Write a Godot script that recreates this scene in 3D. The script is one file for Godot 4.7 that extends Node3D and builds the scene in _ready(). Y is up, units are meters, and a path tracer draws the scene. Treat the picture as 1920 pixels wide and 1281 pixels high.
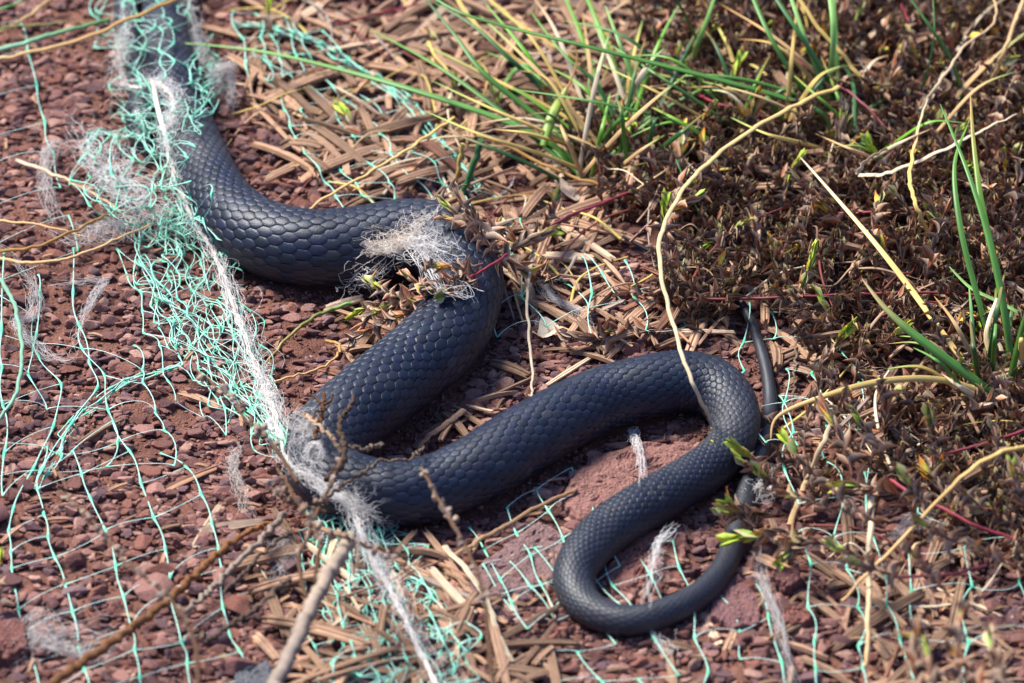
extends Node3D

# ------------------------------------------------------------------ mesh builder
class MB:
	var v := PackedVector3Array()
	var n := PackedVector3Array()
	var c := PackedColorArray()
	var ix := PackedInt32Array()

	func tube(p: PackedVector3Array, r: PackedFloat32Array, col: PackedColorArray, k: int, flat := 1.0, up := Vector3.UP, streak := 0.0, seed_at := 0) -> void:
		var m := p.size()
		if m < 2:
			return
		var base := v.size()
		var side := Vector3.ZERO
		for i in m:
			var t := (p[mini(i + 1, m - 1)] - p[maxi(i - 1, 0)]).normalized()
			if i == 0:
				side = up.cross(t)
				if side.length() < 0.05:
					side = Vector3.RIGHT.cross(t)
			side = (side - t * side.dot(t)).normalized()
			var nr := t.cross(side)
			for j in k:
				var a := TAU * j / k
				var ca := cos(a)
				var sa := sin(a)
				v.append(p[i] + (side * ca + nr * (sa * flat)) * r[i])
				n.append((side * (ca * flat) + nr * sa).normalized())
				var cc := col[i]
				if streak > 0.0:
					var f := 1.0 + streak * (fmod(absf(sin(float(j * 37 + seed_at * 11) * 12.9898) * 43758.5), 1.0) - 0.5) * 2.0
					cc = Color(cc.r * f, cc.g * f, cc.b * f)
				c.append(cc)
		for i in m - 1:
			for j in k:
				var a := base + i * k + j
				var b := base + i * k + (j + 1) % k
				ix.append_array(PackedInt32Array([a, a + k, b, b, a + k, b + k]))
		for e in 2:
			var i := 0 if e == 0 else m - 1
			var t := (p[1] - p[0]).normalized() if e == 0 else (p[m - 1] - p[m - 2]).normalized()
			var o := v.size()
			v.append(p[i]); n.append(-t if e == 0 else t); c.append(col[i])
			for j in k:
				v.append(v[base + i * k + j]); n.append(-t if e == 0 else t); c.append(col[i])
			for j in k:
				if e == 0:
					ix.append_array(PackedInt32Array([o, o + 1 + j, o + 1 + (j + 1) % k]))
				else:
					ix.append_array(PackedInt32Array([o, o + 1 + (j + 1) % k, o + 1 + j]))

	func tri_flat(a: Vector3, b: Vector3, d: Vector3, col: Color) -> void:
		var nn := (d - a).cross(b - a).normalized()
		var o := v.size()
		v.append(a); v.append(b); v.append(d)
		n.append(nn); n.append(nn); n.append(nn)
		c.append(col); c.append(col); c.append(col)
		ix.append(o); ix.append(o + 1); ix.append(o + 2)

	# grid of rows x cols points already appended from `base`; smooth normals
	func grid(base: int, rows: int, cols: int) -> void:
		for i in rows - 1:
			for j in cols - 1:
				var a := base + i * cols + j
				ix.append_array(PackedInt32Array([a, a + cols, a + 1, a + 1, a + cols, a + cols + 1]))

	func smooth(from_v := 0, from_i := 0) -> void:
		n.resize(v.size())
		for i in range(from_v, v.size()):
			n[i] = Vector3.ZERO
		for t in range(from_i, ix.size(), 3):
			var a := ix[t]
			var b := ix[t + 1]
			var d := ix[t + 2]
			var nn := (v[d] - v[a]).cross(v[b] - v[a])
			n[a] += nn; n[b] += nn; n[d] += nn
		for i in range(from_v, v.size()):
			n[i] = n[i].normalized() if n[i].length_squared() > 1e-20 else Vector3.UP

	func append(o: MB, x: Transform3D, tint := Color.WHITE) -> void:
		var base := v.size()
		v.append_array(x * o.v)
		var nb := x.basis.inverse().transposed()
		for q in o.n:
			n.append((nb * q).normalized())
		for q in o.c:
			c.append(Color(q.r * tint.r, q.g * tint.g, q.b * tint.b))
		for q in o.ix:
			ix.append(base + q)

	func mesh() -> ArrayMesh:
		var a := []
		a.resize(Mesh.ARRAY_MAX)
		a[Mesh.ARRAY_VERTEX] = v
		a[Mesh.ARRAY_NORMAL] = n
		a[Mesh.ARRAY_COLOR] = c
		a[Mesh.ARRAY_INDEX] = ix
		var m := ArrayMesh.new()
		m.add_surface_from_arrays(Mesh.PRIMITIVE_TRIANGLES, a)
		return m

# ------------------------------------------------------------------ shared state
const DIST := 2.4
const TILT := 36.0
const FOV := 6.72
const MM := 0.001
const PXM := 0.00022                     # metres per photograph pixel near the middle
var cam_at: Vector3
var cam_f: Vector3
var cam_u: Vector3
var rng := RandomNumberGenerator.new()
var nz := FastNoiseLite.new()
var nz2 := FastNoiseLite.new()
var nzs := FastNoiseLite.new()
var used := {}
var M := {}

func lin(r: float, g: float, b: float) -> Color:
	return Color(r / 255.0, g / 255.0, b / 255.0).srgb_to_linear()

func rr(a: float, b: float) -> float:
	return rng.randf_range(a, b)

func g0(x: float, z: float) -> float:
	return nz.get_noise_2d(x * 1000.0, z * 1000.0) * 0.0035

func ray(px: float, py: float) -> Vector3:
	var t := tan(deg_to_rad(FOV) / 2.0)
	return (cam_f + Vector3.RIGHT * ((px - 960.0) / 640.5 * t) + cam_u * ((640.5 - py) / 640.5 * t)).normalized()

# the spot that the photograph shows at (px, py), h metres above the ground
func P(px: float, py: float, h := 0.0) -> Vector3:
	var d := ray(px, py)
	var y := h
	var q := Vector3.ZERO
	for i in 3:
		q = cam_at + d * ((y - cam_at.y) / d.y)
		y = g0(q.x, q.z) + h
	return q

func to_px(q: Vector3) -> Vector2:
	var d := q - cam_at
	var t := tan(deg_to_rad(FOV) / 2.0)
	var z := d.dot(cam_f)
	return Vector2(960.0 + d.x / z / t * 640.5, 640.5 - d.dot(cam_u) / z / t * 640.5)

# ---- height of whatever lies on the ground: soil or snake
const HX := 420
const HZ := 520
var hgrid := PackedFloat32Array()
func hcell(x: float, z: float) -> int:
	var i := int((x + 0.315) / 0.0015)
	var j := int((z + 0.46) / 0.0015)
	if i < 0 or j < 0 or i >= HX or j >= HZ:
		return -1
	return j * HX + i

func top(x: float, z: float) -> float:
	var k := hcell(x, z)
	return maxf(g0(x, z), hgrid[k]) if k >= 0 else g0(x, z)

func on_snake(x: float, z: float) -> bool:
	var k := hcell(x, z)
	return k >= 0 and hgrid[k] > -0.5

# first surface met along the view through (px, py), `off` above it
func PD(px: float, py: float, off := 0.0) -> Vector3:
	var d := ray(px, py)
	var y := 0.062
	var q := Vector3.ZERO
	while y > -0.01:
		q = cam_at + d * ((y - cam_at.y) / d.y)
		if y <= top(q.x, q.z) + off:
			return q
		y -= 0.0007
	return q

func curve(p: PackedVector3Array, sub: int) -> PackedVector3Array:
	var o := PackedVector3Array()
	var m := p.size()
	for i in m - 1:
		var a := p[maxi(i - 1, 0)]
		var b := p[i]
		var d := p[i + 1]
		var e := p[mini(i + 2, m - 1)]
		for s in sub:
			o.append(b.cubic_interpolate(d, a, e, float(s) / sub))
	o.append(p[m - 1])
	return o

# ---- naming
func numbered(called: String) -> String:
	var k: int = used.get(called, 0)
	used[called] = k + 1
	return called if k == 0 else "%s_%03d" % [called, k]

func tag(o: Node3D, label: String, category: String, group := "", kind := "") -> Node3D:
	if label: o.set_meta("label", label)
	if category: o.set_meta("category", category)
	if group: o.set_meta("group", group)
	if kind: o.set_meta("kind", kind)
	return o

func thing(called: String, at: Vector3, label: String, category: String, group := "") -> Node3D:
	var o := Node3D.new()
	o.name = numbered(called)
	o.position = at
	add_child(o)
	tag(o, label, category, group)
	return o

func whole(called: String, m: Mesh, mat: Material, label: String, category: String, group := "", kind := "") -> MeshInstance3D:
	var o := MeshInstance3D.new()
	o.name = numbered(called)
	o.mesh = m
	o.material_override = mat
	add_child(o)
	tag(o, label, category, group, kind)
	return o

func part(called: String, m: Mesh, mat: Material, parent: Node3D, x := Transform3D.IDENTITY) -> MeshInstance3D:
	var o := MeshInstance3D.new()
	o.name = called
	o.mesh = m
	o.material_override = mat
	o.transform = x
	parent.add_child(o, true)
	return o

func local(mb: MB, at: Vector3) -> ArrayMesh:
	for i in mb.v.size():
		mb.v[i] -= at
	return mb.mesh()

# ------------------------------------------------------------------ materials
func noise_tex(freq: float, oct: int, kind: int, a: Color, b: Color, sd: int, mid := 0.5) -> NoiseTexture2D:
	var f := FastNoiseLite.new()
	f.noise_type = kind
	f.frequency = freq
	f.fractal_octaves = oct
	f.seed = sd
	var t := NoiseTexture2D.new()
	t.width = 512
	t.height = 512
	t.seamless = true
	t.noise = f
	var g := Gradient.new()
	g.set_color(0, a)
	g.set_color(1, b)
	g.add_point(mid, a.lerp(b, 0.5))
	t.color_ramp = g
	return t

func mat(rough: float, spec := 0.5, back := 0.0) -> StandardMaterial3D:
	var m := StandardMaterial3D.new()
	m.vertex_color_use_as_albedo = true
	m.roughness = rough
	m.metallic_specular = spec
	m.cull_mode = BaseMaterial3D.CULL_DISABLED
	if back > 0.0:
		m.backlight_enabled = true
		m.backlight = Color(back, back, back)
	return m

func grainy(m: StandardMaterial3D, tex: Texture2D, bump: Texture2D, scale: Vector3, depth: float, in_world := true) -> StandardMaterial3D:
	m.albedo_texture = tex
	m.uv1_triplanar = true
	m.uv1_world_triplanar = in_world
	m.uv1_scale = scale
	if bump:
		m.heightmap_enabled = true
		m.heightmap_texture = bump
		m.heightmap_scale = depth
	return m

func materials() -> void:
	var grain := noise_tex(0.03, 5, FastNoiseLite.TYPE_SIMPLEX_SMOOTH, Color(0.7, 0.68, 0.68), Color(1, 1, 1), 4)
	var bump := noise_tex(0.05, 5, FastNoiseLite.TYPE_SIMPLEX_SMOOTH, Color(0, 0, 0), Color(1, 1, 1), 9)
	var fibre := noise_tex(0.04, 4, FastNoiseLite.TYPE_SIMPLEX, Color(0.74, 0.7, 0.66), Color(1, 1, 1), 21)
	M.soil = grainy(mat(0.95, 0.2), grain, bump, Vector3(30, 30, 30), 0.09)
	M.slab = grainy(mat(0.85, 0.3), grain, bump, Vector3(22, 22, 22), 0.12)
	M.gravel = grainy(mat(0.9, 0.3), grain, bump, Vector3(60, 60, 60), 0.04)
	M.wood = grainy(mat(0.75, 0.3), fibre, fibre, Vector3(2.2, 2.2, 0.18), 0.01, false)
	M.twig = grainy(mat(0.85, 0.25), fibre, bump, Vector3(50, 50, 50), 0.04)
	M.leaf = mat(0.62, 0.4, 0.25)
	M.grass = mat(0.45, 0.45, 0.2)
	M.dry = mat(0.7, 0.3, 0.15)
	M.stem = mat(0.5, 0.4)
	M.net = mat(0.4, 0.45, 0.35)
	M.wool = mat(0.75, 0.3, 0.3)
	M.skin = grainy(mat(0.62, 0.3), grain, null, Vector3(60, 60, 60), 0.0)
	M.scale = grainy(mat(0.45, 0.42), noise_tex(0.02, 5, FastNoiseLite.TYPE_SIMPLEX_SMOOTH, Color(0.8, 0.8, 0.8), Color(1, 1, 1), 31), bump, Vector3(45, 45, 45), 0.012)
	M.eye = mat(0.1, 0.7)
	var tones := [lin(140, 98, 92), lin(158, 114, 104), lin(126, 86, 78), lin(120, 90, 92), lin(170, 124, 112), lin(148, 98, 84), lin(136, 108, 108), lin(108, 76, 74)]
	for k in 8:
		var m := grainy(mat(0.88, 0.3), grain, bump, Vector3(55, 55, 55), 0.05)
		m.albedo_color = tones[k].linear_to_srgb()
		M["stone%d" % k] = m

# ------------------------------------------------------------------ the snake
var sp := PackedVector3Array()   # centre line, head to tail, evenly spaced
var sr := PackedFloat32Array()
const SNAKE := [
	[274, 293, 8], [273, 287, 26], [271, 272, 42], [269, 250, 58], [268, 222, 66], [269, 190, 60], [264, 150, 46], [250, 100, 44], [240, 40, 46], [236, -20, 50], [245, -80, 58], [275, -118, 66], [305, -95, 74], [315, -40, 82], [309, 20, 86], [309, 70, 90],
	[318, 120, 92], [330, 170, 95], [342, 215, 99], [362, 270, 107], [385, 330, 117], [417, 388, 129], [465, 432, 140], [530, 458, 146], [600, 467, 148], [680, 461, 150], [750, 450, 151], [812, 452, 151], [855, 482, 151], [867, 530, 151],
	[858, 580, 150], [836, 628, 149], [800, 664, 149], [752, 704, 149], [690, 754, 149], [634, 802, 147], [603, 850, 142], [618, 893, 134], [668, 916, 128], [740, 927, 124], [820, 914, 126], [900, 878, 130], [970, 834, 131],
	[1045, 791, 128], [1120, 754, 124], [1200, 730, 121], [1275, 717, 119], [1335, 727, 112], [1370, 762, 100], [1378, 808, 90], [1358, 850, 86], [1310, 889, 88], [1250, 925, 91], [1190, 960, 93], [1138, 996, 91], [1098, 1036, 85],
	[1076, 1080, 77], [1086, 1122, 70], [1122, 1152, 63], [1180, 1165, 58], [1250, 1148, 55], [1310, 1117, 51], [1352, 1073, 46], [1377, 1015, 43], [1395, 950, 41], [1410, 890, 38], [1432, 830, 33], [1444, 770, 28], [1441, 715, 24], [1428, 660, 21], [1412, 612, 19],
	[1388, 568, 17], [1330, 520, 14], [1250, 487, 11], [1165, 442, 6]]

func snake_path() -> void:
	var p := PackedVector3Array()
	var w := PackedVector3Array()
	for e in SNAKE:
		var r: float = e[2] * 0.5 * PXM * (1.0 + (640.0 - e[1]) * 0.00009)
		var raised: float = 0.006 * clampf((SNAKE.find(e) - (SNAKE.size() - 8)) / 4.0, 0.0, 1.0)   # the tail tip lies over litter
		p.append(P(e[0], e[1], r * 0.95 + raised))
		w.append(Vector3(r, 0, 0))
	var q := curve(p, 12)
	var u := curve(w, 12)
	var step := 0.0011
	var left := 0.0
	for i in q.size() - 1:
		var d := q[i].distance_to(q[i + 1])
		while left < d:
			sp.append(q[i].lerp(q[i + 1], left / d))
			sr.append(lerpf(u[i].x, u[i + 1].x, left / d))
			left += step
		left -= d
	for pass_ in 6:
		var s2 := sp.duplicate()
		for i in range(1, sp.size() - 1):
			s2[i] = (sp[i - 1] + sp[i] * 2.0 + sp[i + 1]) * 0.25
		sp = s2
	hgrid.resize(HX * HZ)
	hgrid.fill(-1.0)
	for i in sp.size():
		var r := sr[i]
		var k := int(r / 0.0015) + 1
		for a in range(-k, k + 1):
			for b in range(-k, k + 1):
				var d2 := (a * a + b * b) * 0.0015 * 0.0015
				if d2 < r * r:
					var cell := hcell(sp[i].x + a * 0.0015, sp[i].z + b * 0.0015)
					if cell >= 0:
						hgrid[cell] = maxf(hgrid[cell], sp[i].y + sqrt(r * r - d2))

func frame(i: int) -> Basis:
	var t := (sp[mini(i + 2, sp.size() - 1)] - sp[maxi(i - 2, 0)]).normalized()
	var side := Vector3.UP.cross(t).normalized()
	return Basis(side, t.cross(side).normalized(), t)

# a spot on the body: s in metres from the snout, angle a from the top of the back
func skin_at(s: float, a: float, lift: float) -> Vector3:
	var f := clampf(s / 0.0011, 0.0, sp.size() - 1.001)
	var i := int(f)
	var t := f - i
	var b := frame(i)
	var p := sp[i].lerp(sp[i + 1], t)
	var r := lerpf(sr[i], sr[i + 1], t)
	var nn := b.x * sin(a) + b.y * (cos(a) * (0.97 if cos(a) > 0.0 else 0.9))
	return p + nn * (r * (1.0 + lift))

func scale_shape(mb: MB, s: float, a: float, hl: float, ha: float, col: Color, rim: Color, bulge: float, lift: float) -> void:
	var base := mb.v.size()
	var i0 := mb.ix.size()
	var outline: Array[Vector2] = [Vector2(-0.96, 0.0), Vector2(-0.68, 0.5), Vector2(-0.42, 0.95), Vector2(0.38, 0.97), Vector2(0.62, 0.7), Vector2(0.86, 0.26), Vector2(0.91, 0.0), Vector2(0.86, -0.26), Vector2(0.62, -0.7), Vector2(0.38, -0.97), Vector2(-0.42, -0.95), Vector2(-0.68, -0.5)]
	var k := outline.size()
	mb.v.append(skin_at(s, a, lift + bulge)); mb.c.append(col)
	for ring in 3:
		var f: float = [0.6, 0.93, 1.0][ring]
		for q in outline:
			var back := (q.x + 1.0) * 0.5
			var z: float = lift * (0.25 + 0.75 * back) + bulge * [0.9, 0.6, 0.0][ring]
			if ring == 2:
				z = lift * (0.1 + 0.45 * back)
			mb.v.append(skin_at(s + q.x * f * hl, a + q.y * f * ha, z))
			mb.c.append(col if ring < 2 else (rim if q.x > -0.4 else col))
	for j in k:
		var j2 := (j + 1) % k
		mb.ix.append_array(PackedInt32Array([base, base + 1 + j2, base + 1 + j]))
		for ring in 2:
			var o := base + 1 + ring * k
			mb.ix.append_array(PackedInt32Array([o + j, o + j2, o + k + j, o + j2, o + k + j2, o + k + j]))
	mb.n.resize(mb.v.size())
	mb.smooth(base, i0)

func snake() -> void:
	var t := thing("snake", Vector3.ZERO, "dark blue-black scaly snake lying in curves, caught in green netting", "snake")
	var body := MB.new()
	var m := sp.size()
	var k := 30
	var dark := Color(0.010, 0.010, 0.012)
	var belly := Color(0.09, 0.075, 0.075)
	for i in m:
		var b := frame(i)
		for j in k:
			var a := TAU * j / k
			var nn := b.x * sin(a) + b.y * (cos(a) * (0.97 if cos(a) > 0.0 else 0.9))
			body.v.append(sp[i] + nn * sr[i] * 0.995)
			body.n.append(nn.normalized())
			body.c.append(dark if cos(a) > -0.72 else belly)
	for i in m - 1:
		for j in k:
			var a := i * k + j
			var b := i * k + (j + 1) % k
			body.ix.append_array(PackedInt32Array([a, b, a + k, b, b + k, a + k]))
	part("body", body.mesh(), M.skin, t)
	# scales: 17 rows over the back, hexagons in staggered rings, free edge towards the tail
	var rows := 17
	var da := deg_to_rad(274.0) / rows
	var list := []
	var s := 0.026
	var ring := 0
	var end := (m - 2) * 0.0011
	while s < end:
		var f := clampf(s / 0.0011, 0.0, m - 1.001)
		var r := sr[int(f)]
		if r < 0.0017:
			break
		var n_rows := rows
		var dd := da
		if r < 0.0068:
			n_rows = 13
			dd = deg_to_rad(270.0) / 13
		for q in n_rows:
			var a := (q - (n_rows - 1) * 0.5 + (0.5 if ring % 2 else 0.0)) * dd
			list.append([s + rr(-0.05, 0.05) * dd * r, a + rr(-0.03, 0.03) * dd, dd, r])
		s += dd * r * 0.98
		ring += 1
	var ranked := []
	for e in list:
		var q := skin_at(e[0], e[1], 0.0)
		var f := int(clampf(e[0] / 0.0011, 0.0, m - 1.0))
		var b := frame(f)
		var nn := (b.x * sin(e[1]) + b.y * cos(e[1])).normalized()
		var px := to_px(q)
		var seen: float = nn.dot((cam_at - q).normalized()) * e[3]
		if px.x < 0 or px.x > 1920 or px.y < 300 or px.y > 1281:
			seen = -1.0
		e.append(seen)
		ranked.append(seen)
	ranked.sort()
	var least: float = ranked[ranked.size() - 300]
	var dust_spots := [Vector3(360, 280, 0.8), Vector3(350, 230, 0.8), Vector3(310, 60, 0.9), Vector3(1365, 770, 0.75), Vector3(1400, 700, 0.5), Vector3(620, 850, 0.6), Vector3(590, 790, 0.4), Vector3(1080, 1110, 0.5), Vector3(1400, 960, 0.7), Vector3(1180, 1150, 0.4)]
	var rest := MB.new()
	for e in list:
		var sh := rr(0.75, 1.25)
		var worn := rng.randf()
		var fine := clampf(inverse_lerp(0.004, 0.012, e[3]), 0.0, 1.0)
		var col := Color(0.0105, 0.0155, 0.033) * sh
		var dusty := smoothstep(0.05, 0.5, nz2.get_noise_2d(e[0] * 420.0, e[1] * 9.0)) * 0.22
		for q in dust_spots:
			dusty = maxf(dusty, q.z * clampf(1.35 - skin_at(e[0], e[1], 0.0).distance_to(P(q.x, q.y, 0.02)) / 0.018, 0.0, 1.0))
		dusty *= clampf(cos(e[1]) + 0.35, 0.0, 1.0) * rr(0.7, 1.1)
		col = col.lerp(Color(0.105, 0.098, 0.098), dusty * 0.55)
		col = col.lerp(Color(0.04, 0.038, 0.04), (1.0 - fine) * 0.6)
		var soil := clampf(0.55 - cos(e[1]), 0.0, 1.0) * clampf(0.5 + nz2.get_noise_2d(e[0] * 700.0 + 50.0, e[1] * 30.0) * 1.6, 0.0, 1.0)
		col = col.lerp(Color(0.085, 0.052, 0.044), soil * 0.55)
		if worn < 0.03:
			col = col.lerp(Color(0.07, 0.064, 0.064), rr(0.1, 0.5))
		var rim := Color(0.055, 0.05, 0.05) * rr(0.3, 1.7)
		if worn > 0.975:
			rim = Color(0.22, 0.17, 0.14)
		var alone: bool = e[4] >= least and e[4] > 0.0
		var mb := MB.new() if alone else rest
		scale_shape(mb, e[0], e[1], e[2] * e[3] * 0.78, e[2] * 0.495, col, rim, 0.013, 0.024)
		if alone:
			part("scale", mb.mesh(), M.scale, t)
	# large plates on the head
	var plates := [[0.0045, -0.45, 0.003, 0.4], [0.0045, 0.45, 0.003, 0.4], [0.009, -0.5, 0.0032, 0.45], [0.009, 0.5, 0.0032, 0.45], [0.0135, 0.0, 0.0042, 0.34], [0.0135, -0.8, 0.0036, 0.36], [0.0135, 0.8, 0.0036, 0.36], [0.0205, -0.36, 0.0046, 0.36], [0.0205, 0.36, 0.0046, 0.36], [0.0205, -1.1, 0.004, 0.34], [0.0205, 1.1, 0.004, 0.34], [0.008, -1.25, 0.003, 0.3], [0.008, 1.25, 0.003, 0.3]]
	for e in plates:
		var mb := MB.new()
		scale_shape(mb, e[0], e[1], e[2], e[3], Color(0.03, 0.032, 0.042), Color(0.09, 0.08, 0.08), 0.05, 0.03)
		part("head_plate", mb.mesh(), M.scale, t)
	var sm := SphereMesh.new()
	sm.radius = 0.0016
	sm.height = 0.0032
	var em := StandardMaterial3D.new()
	em.albedo_color = Color(0.02, 0.02, 0.025)
	em.roughness = 0.08
	for q in [-1.0, 1.0]:
		part("eye", sm, em, t, Transform3D(Basis.IDENTITY, skin_at(0.0105, 1.05 * q, -0.12)))
	part("scales", rest.mesh(), M.scale, t).set_meta("kind", "stuff")

# ------------------------------------------------------------------ ground
func ground() -> void:
	var mb := MB.new()
	var nx := 300
	var nzc := 320
	var x0 := -0.36
	var z0 := -0.5
	var st := 0.0024
	for j in nzc:
		for i in nx:
			var x := x0 + i * st
			var z := z0 + j * st
			var h := g0(x, z) + nz2.get_noise_2d(x * 1000, z * 1000) * 0.0012 - 0.0004
			mb.v.append(Vector3(x, h, z))
			var f := 0.5 + 0.5 * nz2.get_noise_2d(x * 330 + 900, z * 330)
			mb.c.append(lin(108, 74, 64).lerp(lin(150, 106, 90), f))
	mb.grid(0, nzc, nx)
	mb.smooth()
	whole("ground", mb.mesh(), M.soil, "bare red-brown soil under the gravel", "", "", "structure")
	# the same soil on to the horizon, as one sheet with a hole for the finer part
	var far := MB.new()
	var ring_x := [-30.0, x0, x0 + (nx - 1) * st, 30.0]
	var ring_z := [-30.0, z0, z0 + (nzc - 1) * st, 30.0]
	for j in 3:
		for i in 3:
			if i == 1 and j == 1:
				continue
			var b := far.v.size()
			for q in [[0, 0], [1, 0], [0, 1], [1, 1]]:
				far.v.append(Vector3(ring_x[i + q[0]], -0.001, ring_z[j + q[1]]))
				far.n.append(Vector3.UP)
				far.c.append(lin(122, 76, 60))
			far.ix.append_array(PackedInt32Array([b, b + 1, b + 2, b + 1, b + 3, b + 2]))
	whole("ground", far.mesh(), M.soil, "bare red-brown soil reaching away on all sides", "", "", "structure")

# ------------------------------------------------------------------ stones
func icosphere(sub: int) -> Array:
	var p := (1.0 + sqrt(5.0)) / 2.0
	var vs: Array[Vector3] = [Vector3(-1, p, 0), Vector3(1, p, 0), Vector3(-1, -p, 0), Vector3(1, -p, 0), Vector3(0, -1, p), Vector3(0, 1, p), Vector3(0, -1, -p), Vector3(0, 1, -p), Vector3(p, 0, -1), Vector3(p, 0, 1), Vector3(-p, 0, -1), Vector3(-p, 0, 1)]
	for i in 12:
		vs[i] = vs[i].normalized()
	var fs := [[0, 11, 5], [0, 5, 1], [0, 1, 7], [0, 7, 10], [0, 10, 11], [1, 5, 9], [5, 11, 4], [11, 10, 2], [10, 7, 6], [7, 1, 8], [3, 9, 4], [3, 4, 2], [3, 2, 6], [3, 6, 8], [3, 8, 9], [4, 9, 5], [2, 4, 11], [6, 2, 10], [8, 6, 7], [9, 8, 1]]
	for q in sub:
		var mid := {}
		var out := []
		for f in fs:
			var mm := []
			for e in 3:
				var a: int = mini(f[e], f[(e + 1) % 3])
				var b: int = maxi(f[e], f[(e + 1) % 3])
				var key := a * 10000 + b
				if not mid.has(key):
					mid[key] = vs.size()
					vs.append(((vs[a] + vs[b]) * 0.5).normalized())
				mm.append(mid[key])
			out.append([f[0], mm[0], mm[2]])
			out.append([f[1], mm[1], mm[0]])
			out.append([f[2], mm[2], mm[1]])
			out.append([mm[0], mm[1], mm[2]])
		fs = out
	return [vs, fs]

func stone_mesh(sub: int, planes: int, rough: float) -> MB:
	var ico := icosphere(sub)
	var pl: Array[Vector3] = []
	var pd: Array[float] = []
	for i in planes:
		pl.append(Vector3(rng.randfn(), rng.randfn(), rng.randfn()).normalized())
		pd.append(rr(0.42, 0.9))
	var vs: Array[Vector3] = []
	for q in ico[0]:
		var d: Vector3 = q
		var r := 1.1
		for i in planes:
			var c := pl[i].dot(d)
			if c > 0.05:
				r = minf(r, pd[i] / c)
		vs.append(d * (r * (1.0 + rr(-rough, rough))))
	var mb := MB.new()
	for f in ico[1]:
		mb.tri_flat(vs[f[0]], vs[f[2]], vs[f[1]], Color.WHITE)
	return mb

const MARKS := [[300, 60, "beside the netted neck"], [60, 110, "under the golden blade"], [50, 240, "by the upper left netting"], [170, 330, "by the netting tangle"], [60, 420, "among the left edge stalks"], [50, 560, "by the curving white bundle"], [170, 560, "by the pointed white loop"], [300, 610, "under the torn netting"], [60, 730, "by the bent grey-green strand"], [220, 710, "by the twisted net rope"], [350, 810, "by the grey beaded stalk"], [420, 700, "left of the cord's middle"], [450, 900, "by the thin hanging tuft"], [130, 900, "under the net's upper squares"], [300, 940, "in the net's middle squares"], [90, 1050, "near the net's left side"], [230, 1140, "by the long beaded stalk"], [80, 1220, "by the cobweb-like tuft"], [390, 1030, "beside the long brown twig"], [450, 1180, "by the dark broken twig"], [590, 1150, "beside the thick pale stick"], [740, 1130, "under the cord's lower end"], [900, 1180, "by the bleached straw"], [980, 1060, "by the greyish pink rock"], [1180, 900, "by the cracked rock"], [1220, 1050, "inside the tail loop"], [1380, 1140, "by the purplish rock"], [1470, 1200, "by the long frayed strands"], [1530, 960, "by the slanting tan stem"], [1632, 1100, "by the pale upright stem"], [1770, 1180, "below the hanging red stem"], [1870, 1080, "in the lower right corner"], [560, 610, "by the green stalk"], [600, 700, "by the curled tendril"], [810, 820, "by the shredded bark strip"], [950, 720, "behind the lower bend"], [990, 600, "by the thin pale stalk"], [1060, 580, "by the grey hair tuft"], [1180, 520, "by the dark tail tip"], [1000, 450, "by the rusty sprig"], [890, 330, "by the green stub"], [700, 330, "by the straight straw stalk"], [540, 330, "behind the first bend"], [520, 230, "at the netting sheet's left"], [640, 210, "in the netting sheet's middle"], [500, 60, "by the looped net scrap"], [620, 50, "by the dark pink stem"], [740, 160, "along the bound net edge"], [760, 40, "under the topmost grass"], [860, 150, "between the green blades"], [960, 160, "by the curled green blade"], [1030, 240, "by the green pod"], [1100, 80, "under the thick crossing blade"], [1200, 200, "right of the fanning blades"], [1450, 600, "by the tail's hooked end"], [1520, 720, "right of the tail"], [1640, 760, "by the grey-brown stick"]]
func zone(px: Vector2) -> String:
	var best := ""
	var bd := 1e9
	for e in MARKS:
		var d := px.distance_to(Vector2(e[0], e[1]))
		if d < bd:
			bd = d
			best = e[2]
	return best

var mat_polys := []
var straw_polys := []
func inside(polys: Array, q: Vector3) -> bool:
	for p in polys:
		if Geometry2D.is_point_in_polygon(Vector2(q.x, q.z), p):
			return true
	return false

func poly(pts: Array) -> PackedVector2Array:
	var o := PackedVector2Array()
	for e in pts:
		var q := P(e[0], e[1])
		o.append(Vector2(q.x, q.z))
	return o

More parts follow.
